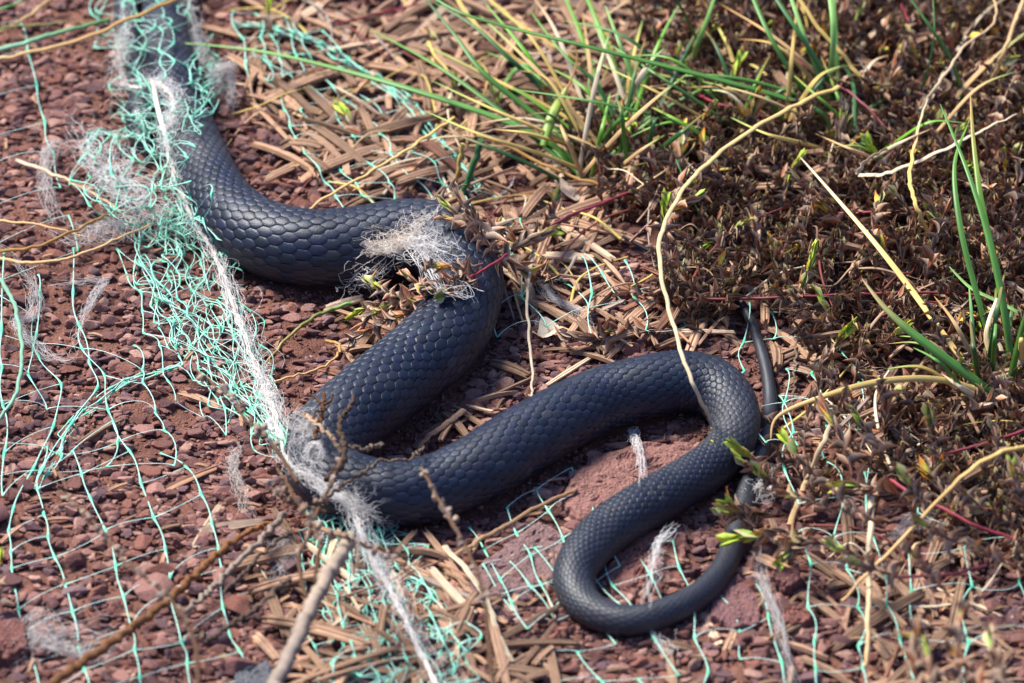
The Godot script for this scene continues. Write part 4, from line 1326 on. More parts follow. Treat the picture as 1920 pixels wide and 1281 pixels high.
func wool() -> void:
	var white := lin(234, 228, 222)
	var cream := lin(232, 214, 194)
	var mauve := lin(206, 198, 192)
	var path := [[228, 158, 6], [262, 148, 7], [292, 146, 8], [318, 168, 8], [327, 200, 7], [318, 235, 5], [312, 264, 4], [320, 310, 4], [343, 358, 4], [368, 415, 5], [397, 474, 5], [420, 530, 6], [444, 590, 6], [465, 650, 6], [485, 706, 6], [500, 750, 6], [514, 792, 7], [536, 832, 7], [562, 870, 6], [610, 906, 5], [640, 932, 7], [663, 976, 10], [686, 1020, 12], [706, 1060, 12], [727, 1102, 12], [758, 1160, 12], [786, 1215, 12], [835, 1315, 12]]
	var p := PackedVector3Array()
	for e in path:
		p.append(PD(e[0], e[1], e[2] * MM))
	for pass_ in 3:
		var p2 := p.duplicate()
		for i in range(1, p.size() - 1):
			p2[i].y = (p[i - 1].y + p[i].y * 2 + p[i + 1].y) / 4.0
		p = p2
	var line := curve(p, 8)
	var at := line[0]
	var t := thing("cord", at, "frayed white cord running down past the snake's bends", "cord")
	for s in 7:
		var q := PackedVector3Array()
		var r := PackedFloat32Array()
		var c := PackedColorArray()
		for i in line.size():
			var a := i * 0.12 + TAU * s / 7.0
			var wob := Vector3(nz2.get_noise_2d(i * 6.0, s * 90.0), nz2.get_noise_2d(i * 6.0, s * 90.0 + 40), 0) * 0.0016
			q.append(line[i] + (Vector3(cos(a), sin(a) * 0.7, 0) * 0.00055) + wob)
			r.append(0.00028)
			c.append((white if s % 3 else cream) * 0.78 * (0.95 + 0.1 * nz2.get_noise_2d(i * 20.0, s * 55.0)))
		var mb := MB.new()
		mb.tube(q, r, c, 6)
		part("strand", local(mb, at), M.wool, t)
	var fz := MB.new()
	fibres(fz, line, 300, 0.0042, 0.006, 0.00006, white, 0.16)
	part("loose_fibres", local(fz, at), M.wool, t).set_meta("kind", "stuff")
	var br := MB.new()
	rod(br, [[286, 152, 9], [292, 185, 8], [300, 220, 7], [311, 256, 6]], 8, 10, cream, white, 8, 0.6, 8, 0.1, 0.0, true)
	part("branch_strand", local(br, at), M.wool, t)
	var kn := MB.new()
	rod(kn, [[500, 793, 9], [514, 786, 11], [524, 797, 10], [510, 806, 9], [503, 795, 10]], 9, 9, white, white, 8, 1.0, 8, 0.1, 0.0, true)
	part("knot", local(kn, at), M.wool, t)
	# tufts: [label, fibre count, spread mm, curl mm, colour, points (x, y, mm above what lies there)]
	var tufts := [
		["pale wool tuft spread over the snake's middle bend", 80, 5, 10, cream, [[690, 460, 4], [720, 470, 6], [760, 460, 6], [790, 425, 6], [815, 392, 6]], 0.9],
		["lower strand of wool draped over the snake and leafy sprig", 64, 4, 7, white, [[690, 450, 4], [720, 480, 8], [780, 492, 10], [830, 515, 10], [870, 545, 8], [890, 555, 5]], 0.9],
		["fine hairs drooping from the wool onto the leafy sprig", 50, 7, 9, white, [[720, 485, 8], [700, 510, 10], [680, 540, 8], [665, 560, 6]], 0.9],
		["thin white hairs fanning across the snake's back from the wool", 90, 9, 10, white, [[770, 440, 3], [800, 460, 3], [830, 470, 3], [850, 485, 2]], 1.0],
		["grey-white frayed tuft hanging behind the neck", 70, 3, 5, mauve, [[432, 118, 16], [408, 125, 16], [405, 160, 10], [410, 195, 5]], 0.9],
		["second strand of the frayed tuft behind the neck", 80, 3, 4, mauve, [[432, 118, 16], [430, 150, 10], [435, 180, 6], [428, 210, 3]], 0.9],
		["dirty white fibres bundled along the neck's right side", 60, 3, 7, lin(226, 216, 208), [[350, -10, 10], [362, 40, 10], [372, 80, 9], [395, 120, 8], [410, 150, 6]], 0.7],
		["dirty white fibres bundled along the neck's left side", 60, 4, 8, lin(230, 220, 212), [[225, 10, 10], [228, 60, 12], [220, 110, 14], [222, 160, 12], [228, 215, 8]], 0.7],
		["hazy white fibre heap in the dense netting tangle", 150, 12, 12, white, [[150, 250, 8], [190, 300, 12], [230, 350, 16], [260, 380, 14], [300, 400, 10]], 0.7],
		["long white loop of fibres at the upper left tangle", 80, 3, 4, mauve, [[130, 275, 10], [95, 265, 12], [85, 300, 8], [84, 350, 5], [92, 390, 4], [105, 420, 3]], 0.9],
		["fluffy wool bed below the tangle at left", 80, 9, 12, mauve, [[110, 445, 4], [160, 435, 7], [210, 425, 9], [260, 420, 8], [300, 430, 6]], 0.8],
		["white strand bundle curving down the left edge", 80, 2, 5, mauve, [[0, 460, 4], [40, 500, 6], [62, 540, 6], [60, 590, 5], [30, 605, 4], [60, 645, 4], [95, 670, 4], [130, 675, 4], [150, 655, 4]], 0.7],
		["pointed white loop of fibres over the left gravel", 60, 1.5, 4, mauve, [[75, 540, 4], [140, 530, 6], [195, 522, 8], [180, 555, 6], [158, 590, 5], [145, 640, 4], [148, 670, 4]], 0.7],
		["feathery grey fibres fanning over the snake's left bend", 80, 6, 7, mauve, [[528, 775, 6], [560, 772, 7], [575, 795, 6], [565, 830, 5], [560, 860, 4]], 0.9],
		["looped white fibre ring on the snake's left bend", 40, 1.2, 2, white, [[574, 880, 6], [576, 840, 6], [590, 826, 7], [603, 840, 7], [598, 862, 6], [580, 872, 6]], 0.9],
		["white wool wad below the snake's left bend", 90, 4, 6, white, [[560, 870, 5], [600, 905, 6], [640, 925, 7], [680, 940, 7], [712, 960, 4]], 0.8],
		["fuzzy hair edge along the lower bend's dark side", 36, 5, 9, mauve, [[660, 920, 6], [690, 945, 6], [715, 965, 5], [740, 985, 4]], 0.8],
		["thin hanging fibre tuft on the gravel left of the seed head", 70, 2.2, 4, lin(200, 188, 178), [[448, 830, 3], [438, 855, 4], [440, 890, 3], [455, 935, 2], [466, 985, 2]], 0.8],
		["cobweb-like white fibres spread at the bottom left", 60, 9, 10, mauve, [[45, 1240, 2], [60, 1190, 5], [90, 1172, 6], [140, 1178, 6], [230, 1185, 5]], 0.9],
		["white fibres trailing over stones below the cobweb-like tuft", 60, 5, 8, mauve, [[60, 1200, 4], [100, 1210, 4], [150, 1225, 4], [210, 1240, 3]], 0.9],
		["short white fibre brush standing between rock and snake", 60, 2.2, 2, white, [[1178, 808, 3], [1185, 830, 5], [1195, 862, 6], [1206, 905, 3]], 1.0],
		["frayed white strand inside the tail loop", 70, 2.5, 3, white, [[1272, 990, 8], [1240, 1005, 9], [1228, 1045, 7], [1222, 1090, 5], [1215, 1130, 3]], 0.9],
		["thin white threads below the tail loop", 26, 3, 4, white, [[1240, 1185, 2], [1250, 1205, 4], [1262, 1225, 3], [1275, 1215, 3]], 0.9],
		["long frayed white strands right of the tail loop", 90, 3, 3, mauve, [[1424, 1020, 10], [1425, 1075, 8], [1440, 1120, 7], [1458, 1165, 6], [1472, 1230, 5], [1485, 1300, 4]], 0.7],
		["grey hair tuft lying behind the middle bend", 80, 2.5, 3, mauve, [[1012, 535, 6], [1040, 560, 7], [1075, 580, 6], [1100, 612, 4]], 1.0],
		["white thread looping by the green stub", 14, 0.8, 1.5, white, [[930, 385, 3], [940, 360, 6], [960, 345, 6], [972, 325, 4]], 1.0],
		["white fibres among the drooping plants at right", 50, 5, 6, mauve, [[1680, 1010, 6], [1700, 980, 10], [1730, 965, 10], [1745, 950, 8]], 0.9],
		["pale wool scrap under the twigs at the bottom", 60, 5, 6, mauve, [[520, 1010, 4], [540, 1030, 5], [530, 1060, 5], [515, 1100, 4]], 0.9],
		["loose white hairs by the right bend of the tail", 40, 5, 6, white, [[1420, 930, 6], [1440, 905, 8], [1452, 880, 6]], 0.9],
	]
	for e in tufts:
		var lp := PackedVector3Array()
		for q in e[5]:
			lp.append(PD(q[0], q[1], q[2] * MM))
		for pass_ in 2:
			var p2 := lp.duplicate()
			for i in range(1, lp.size() - 1):
				p2[i].y = maxf((lp[i - 1].y + lp[i].y * 2 + lp[i + 1].y) / 4.0, lp[i].y - 0.003)
			lp = p2
		var mb := MB.new()
		fibres(mb, curve(lp, 6), int(e[1] * 0.6), e[2] * MM * 0.9, e[3] * MM * 0.85, 0.00006, e[4], e[6])
		whole("wool_tuft", mb.mesh(), M.wool, e[0], "wool tuft", "tufts of white wool and frayed fibre")

# ------------------------------------------------------------------ creeping plants
var leaf_mb: Array[MB] = []
var leaf_mesh: Array[ArrayMesh] = []
func leaf_shape(mid: Color, tip: Color, rim: Color, curl: float, cup: float, wide: float) -> MB:
	var mb := MB.new()
	var twist := rr(-0.9, 0.9)
	var rows := 6
	var cols := 5
	var width := [0.42, 0.85, 1.0, 0.72, 0.36, 0.02]
	for i in rows:
		var f := float(i) / (rows - 1)
		var a := curl * f
		var tw := twist * f
		for j in cols:
			var x := (float(j) / (cols - 1) - 0.5) * 2.0
			var w: float = width[i] * wide * 0.5
			var edge := absf(x)
			var y := cup * edge * edge * w * 2.0 + f * sin(a) * 0.55 + rr(-0.012, 0.012)
			mb.v.append(Vector3(x * w * cos(tw) + rr(-0.012, 0.012), y + x * w * sin(tw), f * cos(a * 0.6)))
			var cc := mid.lerp(tip, smoothstep(0.35, 1.0, f)) * rr(0.65, 1.2)
			if edge > 0.9:
				cc = cc.lerp(rim, 0.8)
			elif edge < 0.1:
				cc = cc.lerp(rim, 0.25)
			mb.c.append(cc)
	mb.grid(0, rows, cols)
	mb.smooth()
	return mb

func leaf_kinds() -> void:
	var rim := lin(206, 176, 146)
	var bw := lin(128, 82, 52)
	var dk := lin(66, 44, 34)
	var gy := lin(150, 118, 94)
	var ru := lin(168, 86, 40)
	var ol := lin(144, 138, 50)
	var gn := lin(122, 166, 50)
	var yl := lin(206, 206, 78)
	var og := lin(224, 120, 46)
	var specs := [[bw, bw, rim], [dk, bw, rim], [dk, dk, rim * 0.7], [gy, dk, rim], [ru, bw, rim], [dk * 0.7, dk, rim * 0.8], [bw, gy, rim], [dk, ru, rim], [ol, bw, rim], [ol, og, rim], [gn, yl, og], [gn, gn, yl], [yl, og, og], [gn, ol, rim]]
	for s in specs:
		var mb := leaf_shape(s[0], s[1], s[2], rr(0.4, 1.7) * (1.0 if rng.randf() < 0.65 else -1.0), rr(0.6, 1.9), rr(0.17, 0.26))
		leaf_mb.append(mb)
		leaf_mesh.append(mb.mesh())

# list of [kind, transform] for one sprig growing along +y from the origin, and its stem line
func sprig_plan(length: float, pairs: int, fresh: float, size: float) -> Array:
	var line := PackedVector3Array()
	var lean := Vector3(rr(-0.5, 0.5), 0, rr(-0.5, 0.5))
	for i in 6:
		var f := i / 5.0
		line.append(Vector3(0, f * length, 0) + lean * length * f * f * 0.6)
	var out := []
	for i in pairs:
		var f := lerpf(0.12, 1.0, float(i) / (pairs - 1))
		var k := mini(int(f * 5.0), 4)
		var p := line[k].lerp(line[k + 1], f * 5.0 - k)
		var up := (line[k + 1] - line[k]).normalized()
		var turn := i * 1.7 + rr(-0.3, 0.3)
		for s in 2:
			var az := turn + PI * s + rr(-0.25, 0.25)
			var open := lerpf(1.15, 0.38, f) + rr(-0.2, 0.2)
			var side := (Vector3.RIGHT * cos(az) + Vector3.BACK * sin(az)).slide(up).normalized()
			var dir := (up * cos(open) + side * sin(open)).normalized()
			var nn := (up * sin(open) - side * cos(open)).normalized()
			var l := size * rr(0.75, 1.15) * (0.72 if i == pairs - 1 else 1.0)
			var b := Basis(nn.cross(dir).normalized(), nn, dir) * Basis(Vector3.BACK, rr(-0.3, 0.3)) * Basis.from_scale(Vector3(l, l, l))
			var kind := rng.randi() % 8
			if rng.randf() < fresh * smoothstep(0.3 if fresh > 1.2 else 0.45, 0.95, f) * 1.3:
				kind = 8 + rng.randi() % 6 if fresh < 1.2 else [10, 11, 11, 13, 10, 9][rng.randi() % 6]
			out.append([kind, Transform3D(b, p)])
	return [line, out]

func stem_mesh(line: PackedVector3Array, w: float, col: Color) -> MB:
	var mb := MB.new()
	var r := PackedFloat32Array()
	var c := PackedColorArray()
	for i in line.size():
		r.append(w * (1.0 - 0.5 * i / line.size()))
		c.append(col)
	mb.tube(line, r, c, 6, 1.0, Vector3.RIGHT)
	return mb

func make_sprig(apart: bool, length: float, pairs: int, fresh: float, size: float) -> Node3D:
	var plan := sprig_plan(length, pairs, fresh, size)
	var o := Node3D.new()
	o.name = "sprig"
	o.set_meta("tone", "withered brown" if fresh < 0.16 else ("brown, green-flecked" if fresh < 0.45 else "green-tipped"))
	part("stem", stem_mesh(plan[0], 0.0006, lin(112, 70, 56)).mesh(), M.stem, o)
	if apart:
		for e in plan[1]:
			part("leaf", leaf_mesh[e[0]], M.leaf, o, e[1])
	else:
		var mb := MB.new()
		for e in plan[1]:
			mb.append(leaf_mb[e[0]], e[1], Color.WHITE * rr(0.75, 1.1))
		part("leaves", mb.mesh(), M.leaf, o).set_meta("kind", "stuff")
	return o

func place(proto: Node3D, x: Transform3D, label: String, group: String) -> void:
	var o: Node3D = proto.duplicate()
	o.name = numbered("plant_sprig")
	o.transform = x
	add_child(o)
	tag(o, label, "plant", group)

func upright(q: Vector3, tilt: float, az: float, spin: float, s: float) -> Transform3D:
	var ax := Vector3(cos(az), 0, sin(az))
	return Transform3D(Basis(ax, tilt) * Basis(Vector3.UP, spin) * Basis.from_scale(Vector3(s, s, s)), q)

func plants() -> void:
	leaf_kinds()
	var fine: Array[Node3D] = []
	var plain: Array[Node3D] = []
	var long: Array[float] = []
	for i in 10:
		long.append(rr(0.017, 0.028))
		fine.append(make_sprig(true, long[i], 8 + i % 4, [0.3, 0.5, 0.8, 1.6, 0.4, 0.2, 1.0, 0.5, 0.15, 1.7][i], rr(0.0074, 0.0094)))
	for i in 14:
		plain.append(make_sprig(false, rr(0.016, 0.030), 8 + i % 4, [0.3, 0.15, 0.7, 0.3, 0.1, 0.5, 0.2, 1.0, 0.05, 0.3, 0.5, 0.1, 0.6, 0.1][i], rr(0.0066, 0.0092)))
	var g := "withered sprigs of the creeping plant"
	# sprigs the photograph singles out: [x, y, base height mm, tilt, azimuth, scale, kind, label]
	var named := [
		[900, 505, 36, 830, 545, 34, 2, "leafy sprig tip lying under the wool on the snake's bend"],
		[850, 530, 35, 780, 562, 27, 0, "brown leafy sprig drooping in front of the snake's middle bend"],
		[790, 555, 28, 728, 560, 23, 6, "green-tipped leafy sprig in the middle of the drooping branch"],
		[740, 565, 24, 662, 572, 18, 3, "small green sprig end where a green stalk pokes out"],
		[885, 515, 36, 835, 582, 29, 7, "brown sprig at the lower edge of the drooping branch"],
		[895, 440, 36, 848, 392, 42, 7, "brown sprig standing on the snake beside the wool"],
		[905, 455, 34, 942, 405, 32, 2, "sprig with upright green tips at the right of the middle bend"],
		[960, 470, 20, 1004, 415, 18, 6, "rusty sprig over straw right of the middle bend"],
		[930, 480, 30, 990, 492, 14, 4, "spreading brown sprig where the bright red stem begins"],
		[905, 495, 36, 850, 515, 40, 1, "grey-brown sprig just under the white wool strand"],
		[870, 525, 34, 800, 530, 36, 0, "uppermost sprig of the drooping branch"],
		[820, 548, 32, 765, 535, 30, 4, "small brown sprig raised above the drooping branch"],
		[790, 560, 27, 750, 585, 22, 5, "withered sprig hanging below the drooping branch"],
		[760, 560, 26, 705, 545, 24, 2, "side sprig near the drooping branch's left end"],
		[720, 568, 22, 690, 590, 18, 8, "dark sprig beneath the green stalk's end"],
		[840, 560, 30, 800, 580, 26, 1, "dark sprig on the drooping branch's underside"],
		[920, 460, 34, 880, 415, 40, 1, "withered sprig between wool and upright green tips"],
		[900, 430, 38, 868, 385, 44, 0, "topmost brown sprig above the snake's middle bend"],
		[950, 500, 26, 915, 470, 34, 5, "dark sprig just above the bright red stem"],
		[985, 470, 16, 950, 425, 20, 1, "dark brown sprig left of the rusty one"],
		[1010, 440, 14, 1040, 395, 18, 2, "small sprig where the paired red stems start"],
		[1000, 500, 10, 1035, 520, 12, 8, "withered sprig low beside the middle bend"],
		[1455, 905, 7, 1410, 850, 16, 3, "upright sprig beside the fresh yellow-green one"],
		[1480, 925, 7, 1430, 900, 15, 2, "brown sprig behind the fresh yellow-green one"],
		[1430, 985, 9, 1380, 965, 17, 2, "brown and orange sprig on the tail's far side"],
		[1530, 1010, 18, 1460, 1015, 25, 6, "blurred orange-green sprig right of the tail"],
		[1472, 812, 4, 1405, 745, 14, 9, "bright green sprig beside the last thick bend"],
		[1470, 900, 6, 1368, 868, 14, 9, "fresh yellow-green sprig over the tail's upper end"],
		[1450, 968, 8, 1342, 978, 16, 6, "green sprig resting across the tail"],
		[1505, 1000, 16, 1400, 998, 24, 3, "blurred green and brown sprig right of the tail"],
		[1450, 835, 5, 1375, 795, 12, 3, "green sprig touching the narrowing body"],
		[1575, 1030, 20, 1490, 1005, 26, 4, "blurred brown sprig hanging over the right gravel"],
		[1650, 1060, 22, 1570, 1035, 28, 2, "blurred orange-dotted sprig by the pale upright stem"],
		[1190, 630, 4, 1070, 640, 8, 0, "olive sprig lying on gravel behind the lower bend"],
		[1240, 620, 5, 1130, 600, 10, 1, "brown sprig above the crest of the lower bend"],
		[1598, 890, 20, 1578, 770, 38, 4, "tall reddish brown sprig blurred in the right foreground"],
		[1700, 935, 20, 1600, 880, 28, 6, "orange and green sprig left of the hanging red stem"],
		[1725, 1310, 44, 1705, 1205, 50, 4, "blurred brown sprig at the bottom edge, right side"],
		[1800, 1310, 46, 1790, 1180, 54, 5, "tall blurred sprig rising at the bottom right"],
		[1890, 1300, 44, 1850, 1205, 50, 7, "blurred russet sprig in the bottom right corner"],
		[700, 285, 2, 672, 245, 8, 9, "small green sprig in the straw behind the first bend"],
		[515, 100, 2, 505, 70, 6, 9, "small yellow-green sprig near the top netting"],
		[865, 235, 3, 855, 190, 9, 6, "sprig between the two lower green blades"],
		[960, 250, 4, 935, 205, 10, 2, "sprig under the lower green blades"],
		[1010, 250, 4, 1030, 195, 10, 1, "brown sprig by the green pod"],
		[860, 110, 3, 830, 70, 9, 6, "green sprig in straw under the topmost green blades"],
		[1180, 120, 6, 1140, 60, 14, 4, "dark sprig beneath the thick crossing green blade"],
		[1310, 80, 8, 1270, 30, 18, 1, "dark brown sprig between the two upper green clumps"],
		[1560, 960, 24, 1490, 915, 34, 4, "soft brown sprig between the slanting stem and the red stem"],
		[1660, 990, 28, 1590, 950, 38, 5, "dark soft sprig above the pale upright stem"],
		[1750, 960, 28, 1690, 905, 38, 2, "brown sprig with orange tips across the hanging red stem"],
		[1800, 1020, 32, 1735, 990, 42, 7, "spreading russet sprig on the lower right straw"],
		[1850, 960, 32, 1790, 905, 42, 0, "russet sprig under the yellow diagonal stem"],
		[1900, 1060, 36, 1830, 1040, 46, 4, "withered soft sprig at the lower right edge"],
		[1930, 960, 36, 1880, 900, 46, 6, "green-flecked soft sprig at the right edge"],
		[1690, 1085, 30, 1620, 1055, 38, 7, "chunky brown sprig on the low red stem"],
		[1780, 1120, 36, 1740, 1060, 44, 1, "dark sprig rising from the low red stem"],
		[1660, 860, 22, 1620, 795, 34, 7, "russet sprig beside the tall reddish brown one"],
		[1540, 905, 16, 1490, 855, 26, 3, "green sprig just right of the tail's upper bend"],
		[1760, 1310, 48, 1735, 1225, 54, 7, "soft russet sprig at the bottom edge beside the brown one"],
		[1850, 1310, 48, 1830, 1230, 54, 1, "dark soft sprig between two blurred ones at bottom right"],
		[5, 1150, 8, -5, 1120, 12, 3, "tiny green sprig at the lower left edge"],
	]
	for e in named:
		var q := P(e[0], e[1], e[2] * MM)
		var up := P(e[3], e[4], e[5] * MM) - q
		var y := up.normalized()
		var x := y.cross(Vector3(0.3, 0.2, 0.9)).normalized()
		var sc := clampf(up.length() / long[e[6]], 0.95, 1.35) * 1.05
		place(fine[e[6]], Transform3D(Basis(x, y, x.cross(y)) * Basis(Vector3.UP, rr(0, TAU)) * Basis.from_scale(Vector3(sc, sc, sc)), q), e[7], g)
	# the mat: nearest and topmost first as things, the rest underneath as one mass
	var made := 0
	var tries := 0
	var cells := {}
	while made < 268 and tries < 9000:
		tries += 1
		var q := Vector3(rr(0.0, 0.25), 0, rr(-0.28, 0.19))
		if not inside(mat_polys, q + Vector3(rr(-0.016, 0.016), 0, rr(-0.02, 0.02))):
			continue
		var px := to_px(q)
		if px.x > 1990 or px.y < -60:
			continue
		var key := Vector2i(int(floor(q.x / 0.0108)), int(floor(q.z / 0.0140)))
		if cells.get(key, 0) >= 1 or on_snake(q.x, q.z) or on_snake(q.x - 0.01, q.z) or on_snake(q.x, q.z + 0.012):
			continue
		cells[key] = 1
		q.y = g0(q.x, q.z) + rr(0.003, 0.017)
		var tilt := rr(0.3, 1.3)
		var az := rr(0, TAU)
		var near := px.y > 250
		var proto: Node3D = fine[rng.randi() % 10] if near and made % 3 == 0 else plain[rng.randi() % 14]
		var size := rr(0.75, 1.25)
		var c := int(clampf((px.x - 1000.0) / 190.0, 0, 4))
		var r := int(clampf(px.y / 160.0, 0, 6))
		var where: String = "%s, %s" % [["in the top row", "by the bent green blade", "by the papery leaf", "level with the middle bend", "by the long red stem", "level with the lower bend", "below the right grass"][r], ["near the straw", "left of centre", "mid mat", "right of centre", "at the right edge"][c]]
		var lean: String = ["leaning right", "leaning forward", "leaning left", "leaning back"][int(fposmod(az + PI * 0.75, TAU) / (PI / 2)) % 4] if tilt > 0.6 else "upright"
		place(proto, upright(q, tilt, az, rr(0, TAU), size), "%s %s sprig %s %s" % ["large" if size > 1.08 else ("small" if size < 0.9 else "medium"), proto.get_meta("tone"), lean, where], g)
		made += 1
	var clump := MB.new()
	for i in 4:
		var plan := sprig_plan(rr(0.014, 0.022), 7, 0.3, 0.0070)
		var x := upright(Vector3(rr(-0.006, 0.006), 0, rr(-0.006, 0.006)), rr(0.4, 1.4), rr(0, TAU), rr(0, TAU), 1.0)
		for e in plan[1]:
			clump.append(leaf_mb[e[0]], x * e[1])
	var spots: Array[Transform3D] = []
	var tint := PackedColorArray()
	for i in 1700:
		var q := Vector3(rr(-0.05, 0.30), 0, rr(-0.36, 0.2))
		if not inside(mat_polys, q + Vector3(rr(-0.014, 0.014), 0, rr(-0.018, 0.018))) or on_snake(q.x, q.z) or on_snake(q.x - 0.012, q.z) or on_snake(q.x, q.z + 0.014) or on_snake(q.x - 0.01, q.z + 0.01):
			continue
		q.y = g0(q.x, q.z) + rr(-0.001, 0.007)
		spots.append(upright(q, rr(-0.4, 0.4), rr(0, TAU), rr(0, TAU), rr(0.8, 1.2)))
		tint.append(Color(1, rr(0.92, 1.02), rr(0.9, 1.05)) * rr(0.5, 0.95))
	scatter("creeping_plant", clump.mesh(), M.leaf, spots, tint, "dense mat of withered creeping plant filling the right side", "plant")
	for e in fine: e.free()
	for e in plain: e.free()
	# red runners
	var red := lin(136, 46, 58)
	var rd := lin(100, 44, 50)
	var runners := [
		["long level red stem across the right-hand plant mat", 7, [[1300, 560, 14], [1400, 560, 18], [1500, 556, 20], [1600, 552, 20], [1720, 548, 20], [1800, 552, 18], [1930, 565, 14]]],
		["red stem slanting down through the top right plants", 8, [[1470, 80, 22], [1505, 120, 24], [1570, 160, 26], [1620, 195, 26], [1662, 242, 22]]],
		["pink stem to the left of the green clump's bend", 7, [[1310, 178, 20], [1345, 194, 24], [1400, 206, 24], [1440, 222, 22], [1480, 240, 16]]],
		["pair of red stems leaving the middle bend sprig, upper one", 7, [[1010, 440, 16], [1060, 408, 18], [1110, 388, 18], [1180, 360, 14]]],
		["pair of red stems leaving the middle bend sprig, lower one", 6, [[1030, 430, 14], [1090, 395, 16], [1150, 372, 16], [1230, 345, 12]]],
		["short bright red stem touching the snake's middle bend", 7, [[950, 478, 34], [925, 495, 36], [900, 510, 37], [880, 520, 38]]],
		["dark pink stem under straw at the top left of the grass", 6, [[600, 48, 4], [660, 38, 6], [720, 22, 6], [790, 6, 5]]],
		["purple-red stem above the lower right sprigs", 7, [[1740, 855, 22], [1800, 845, 24], [1860, 826, 26], [1930, 805, 26]]],
		["red stem hanging in the lower right plants", 8, [[1670, 900, 26], [1710, 925, 28], [1760, 950, 28], [1830, 985, 28], [1900, 1010, 26]]],
		["red stem lying low below the hanging one", 7, [[1665, 1082, 20], [1720, 1082, 22], [1790, 1076, 22], [1850, 1060, 20]]],
		["thin red stem in the upper right corner", 6, [[1690, 10, 22], [1705, 40, 24], [1715, 65, 22]]],
		["forked red stem below the level one", 6, [[1640, 600, 14], [1700, 575, 16], [1760, 565, 16]]],
		["slender dark red stem rising in the mat's centre", 6, [[1745, 430, 20], [1760, 385, 22], [1775, 345, 22]]],
		["maroon stem crossing behind the yellow arching blade", 6, [[1180, 240, 12], [1240, 245, 14], [1330, 260, 14]]],
		["dark red stem at the base of the folded papery leaf", 6, [[1560, 400, 14], [1640, 398, 18], [1720, 396, 18], [1840, 400, 14]]],
	]
	for e in runners:
		var mb := MB.new()
		rod(mb, e[2], e[1] * 0.85, e[1] * 0.7, red if rng.randf() < 0.6 else rd, rd if rng.randf() < 0.5 else red, 8, 1.0, 8, 0.2, 0.0005)
		whole("red_runner", mb.mesh(), M.stem, e[0], "plant runner")
	# one round dry leaf behind the middle bend
	var at := P(1030, 618, 0.003)
	var mb := MB.new()
	mb.v.append(at); mb.c.append(lin(176, 158, 136))
	for j in 14:
		var a := TAU * j / 14.0
		var r := 0.0052 * rr(0.82, 1.15)
		mb.v.append(at + Vector3(cos(a) * r, 0.0014 * sin(a * 2.0) + 0.001, sin(a) * r * 1.25))
		mb.c.append(lin(196, 180, 158) * rr(0.85, 1.05))
	for j in 14:
		mb.ix.append_array(PackedInt32Array([0, 1 + j, 1 + (j + 1) % 14]))
	mb.smooth()
	whole("dry_leaf", mb.mesh(), M.dry, "round crinkled pale leaf lying behind the middle bend", "leaf")

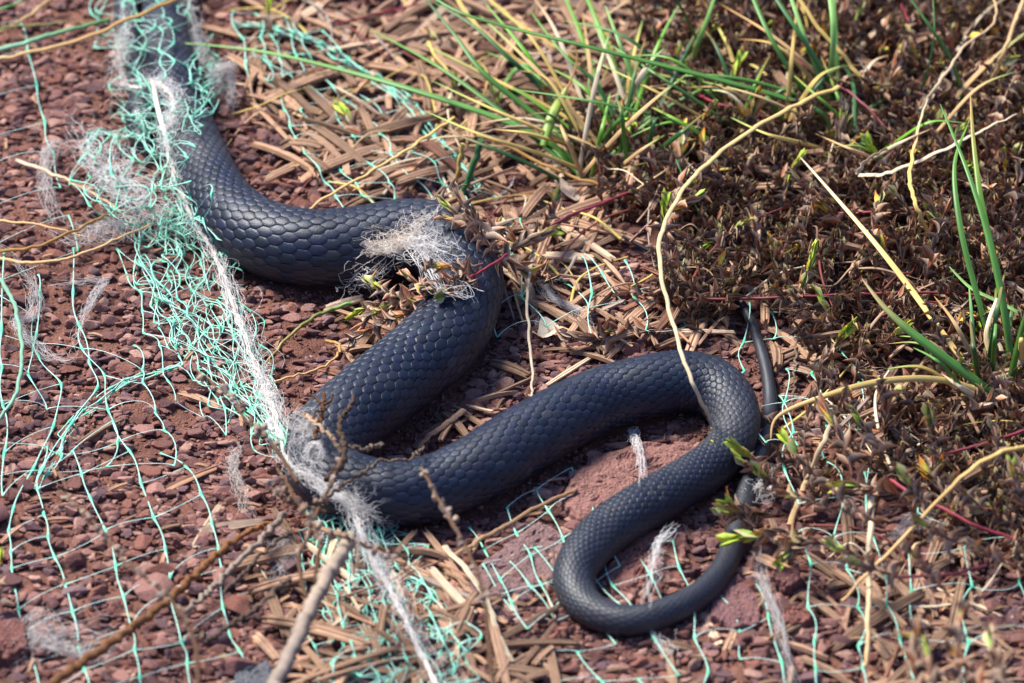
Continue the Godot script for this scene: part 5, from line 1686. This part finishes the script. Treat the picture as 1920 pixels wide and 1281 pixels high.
# ------------------------------------------------------------------ scene
func _ready() -> void:
	var t0 := Time.get_ticks_msec()
	rng.seed = 20240611
	nz.seed = 3
	nz.frequency = 0.012
	nz2.seed = 8
	nz2.frequency = 0.06
	nz2.fractal_octaves = 4
	nzs.seed = 77
	nzs.frequency = 0.03
	nzs.fractal_octaves = 2
	# camera
	var a := deg_to_rad(TILT)
	cam_at = Vector3(0, sin(a), cos(a)) * DIST
	cam_f = -cam_at.normalized()
	cam_u = Vector3(0, cos(a), -sin(a))
	var cam := Camera3D.new()
	cam.name = "camera"
	cam.fov = FOV
	cam.near = 0.1
	cam.far = 200.0
	var ca := CameraAttributesPhysical.new()
	ca.frustum_focal_length = 200.0
	ca.exposure_aperture = 10.0
	ca.frustum_focus_distance = DIST - 0.02
	cam.attributes = ca
	add_child(cam)
	cam.fov = FOV
	cam.look_at_from_position(cam_at, Vector3.ZERO, Vector3.UP)
	# sky and light
	var env := Environment.new()
	env.background_mode = Environment.BG_SKY
	var sky := Sky.new()
	var sm := ProceduralSkyMaterial.new()
	sm.sky_top_color = Color(0.38, 0.50, 0.76)
	sm.sky_horizon_color = Color(0.58, 0.68, 0.84)
	sm.sky_curve = 0.3
	sm.ground_bottom_color = Color(0.2, 0.14, 0.12)
	sm.ground_horizon_color = Color(0.4, 0.34, 0.3)
	sky.sky_material = sm
	env.sky = sky
	env.tonemap_mode = Environment.TONE_MAPPER_LINEAR
	env.tonemap_exposure = 6.4
	env.background_energy_multiplier = 0.22
	env.sdfgi_enabled = true
	env.ssao_enabled = true
	env.ssil_enabled = true
	var we := WorldEnvironment.new()
	we.name = "world"
	we.environment = env
	add_child(we)
	var sun := DirectionalLight3D.new()
	sun.name = "sun"
	sun.light_energy = 0.5
	sun.light_color = Color(1.0, 0.995, 0.98)
	sun.light_angular_distance = 22.0
	sun.shadow_enabled = true
	add_child(sun)
	sun.look_at_from_position(Vector3(-0.62, 1.0, -0.45), Vector3.ZERO, Vector3.UP)
	materials()
	mat_polys = [
		poly([[1235, -120], [1240, 100], [1160, 300], [1170, 400], [1215, 470], [1190, 560], [1240, 610], [1330, 600], [1440, 600], [1500, 650], [1560, 690], [1700, 720], [1800, 745], [2100, 790], [2100, -120]]),
		poly([[1590, 800], [1490, 850], [1540, 900], [1680, 930], [1800, 1000], [1880, 1060], [2050, 1120], [2050, 770], [1750, 760]]),
	]
	straw_polys = [
		poly([[450, 110], [560, -100], [1240, -120], [1240, 100], [1160, 320], [1190, 480], [1170, 600], [1000, 640], [940, 620], [930, 430], [830, 350], [560, 365], [500, 260]]),
		poly([[1150, 560], [1400, 600], [1560, 680], [1750, 740], [1600, 800], [1500, 760], [1440, 660], [1250, 640], [1050, 680]]),
		poly([[560, 960], [760, 990], [900, 1090], [1010, 1180], [1060, 1320], [500, 1320], [480, 1060]]),
		poly([[640, 560], [760, 520], [740, 640], [640, 700]]),
		poly([[700, 850], [860, 720], [980, 700], [930, 780], [780, 870]]),
		poly([[1560, 1000], [1800, 1000], [1900, 1320], [1640, 1320]]),
	]
	snake_path()
	ground()
	snake()
	print("snake ", Time.get_ticks_msec() - t0)
	stones()
	print("stones ", Time.get_ticks_msec() - t0)
	straw()
	print("straw ", Time.get_ticks_msec() - t0)
	plants()
	print("plants ", Time.get_ticks_msec() - t0)
	nets()
	wool()
	print("nets ", Time.get_ticks_msec() - t0)
	blades()
	twigs()
	print("all ", Time.get_ticks_msec() - t0)
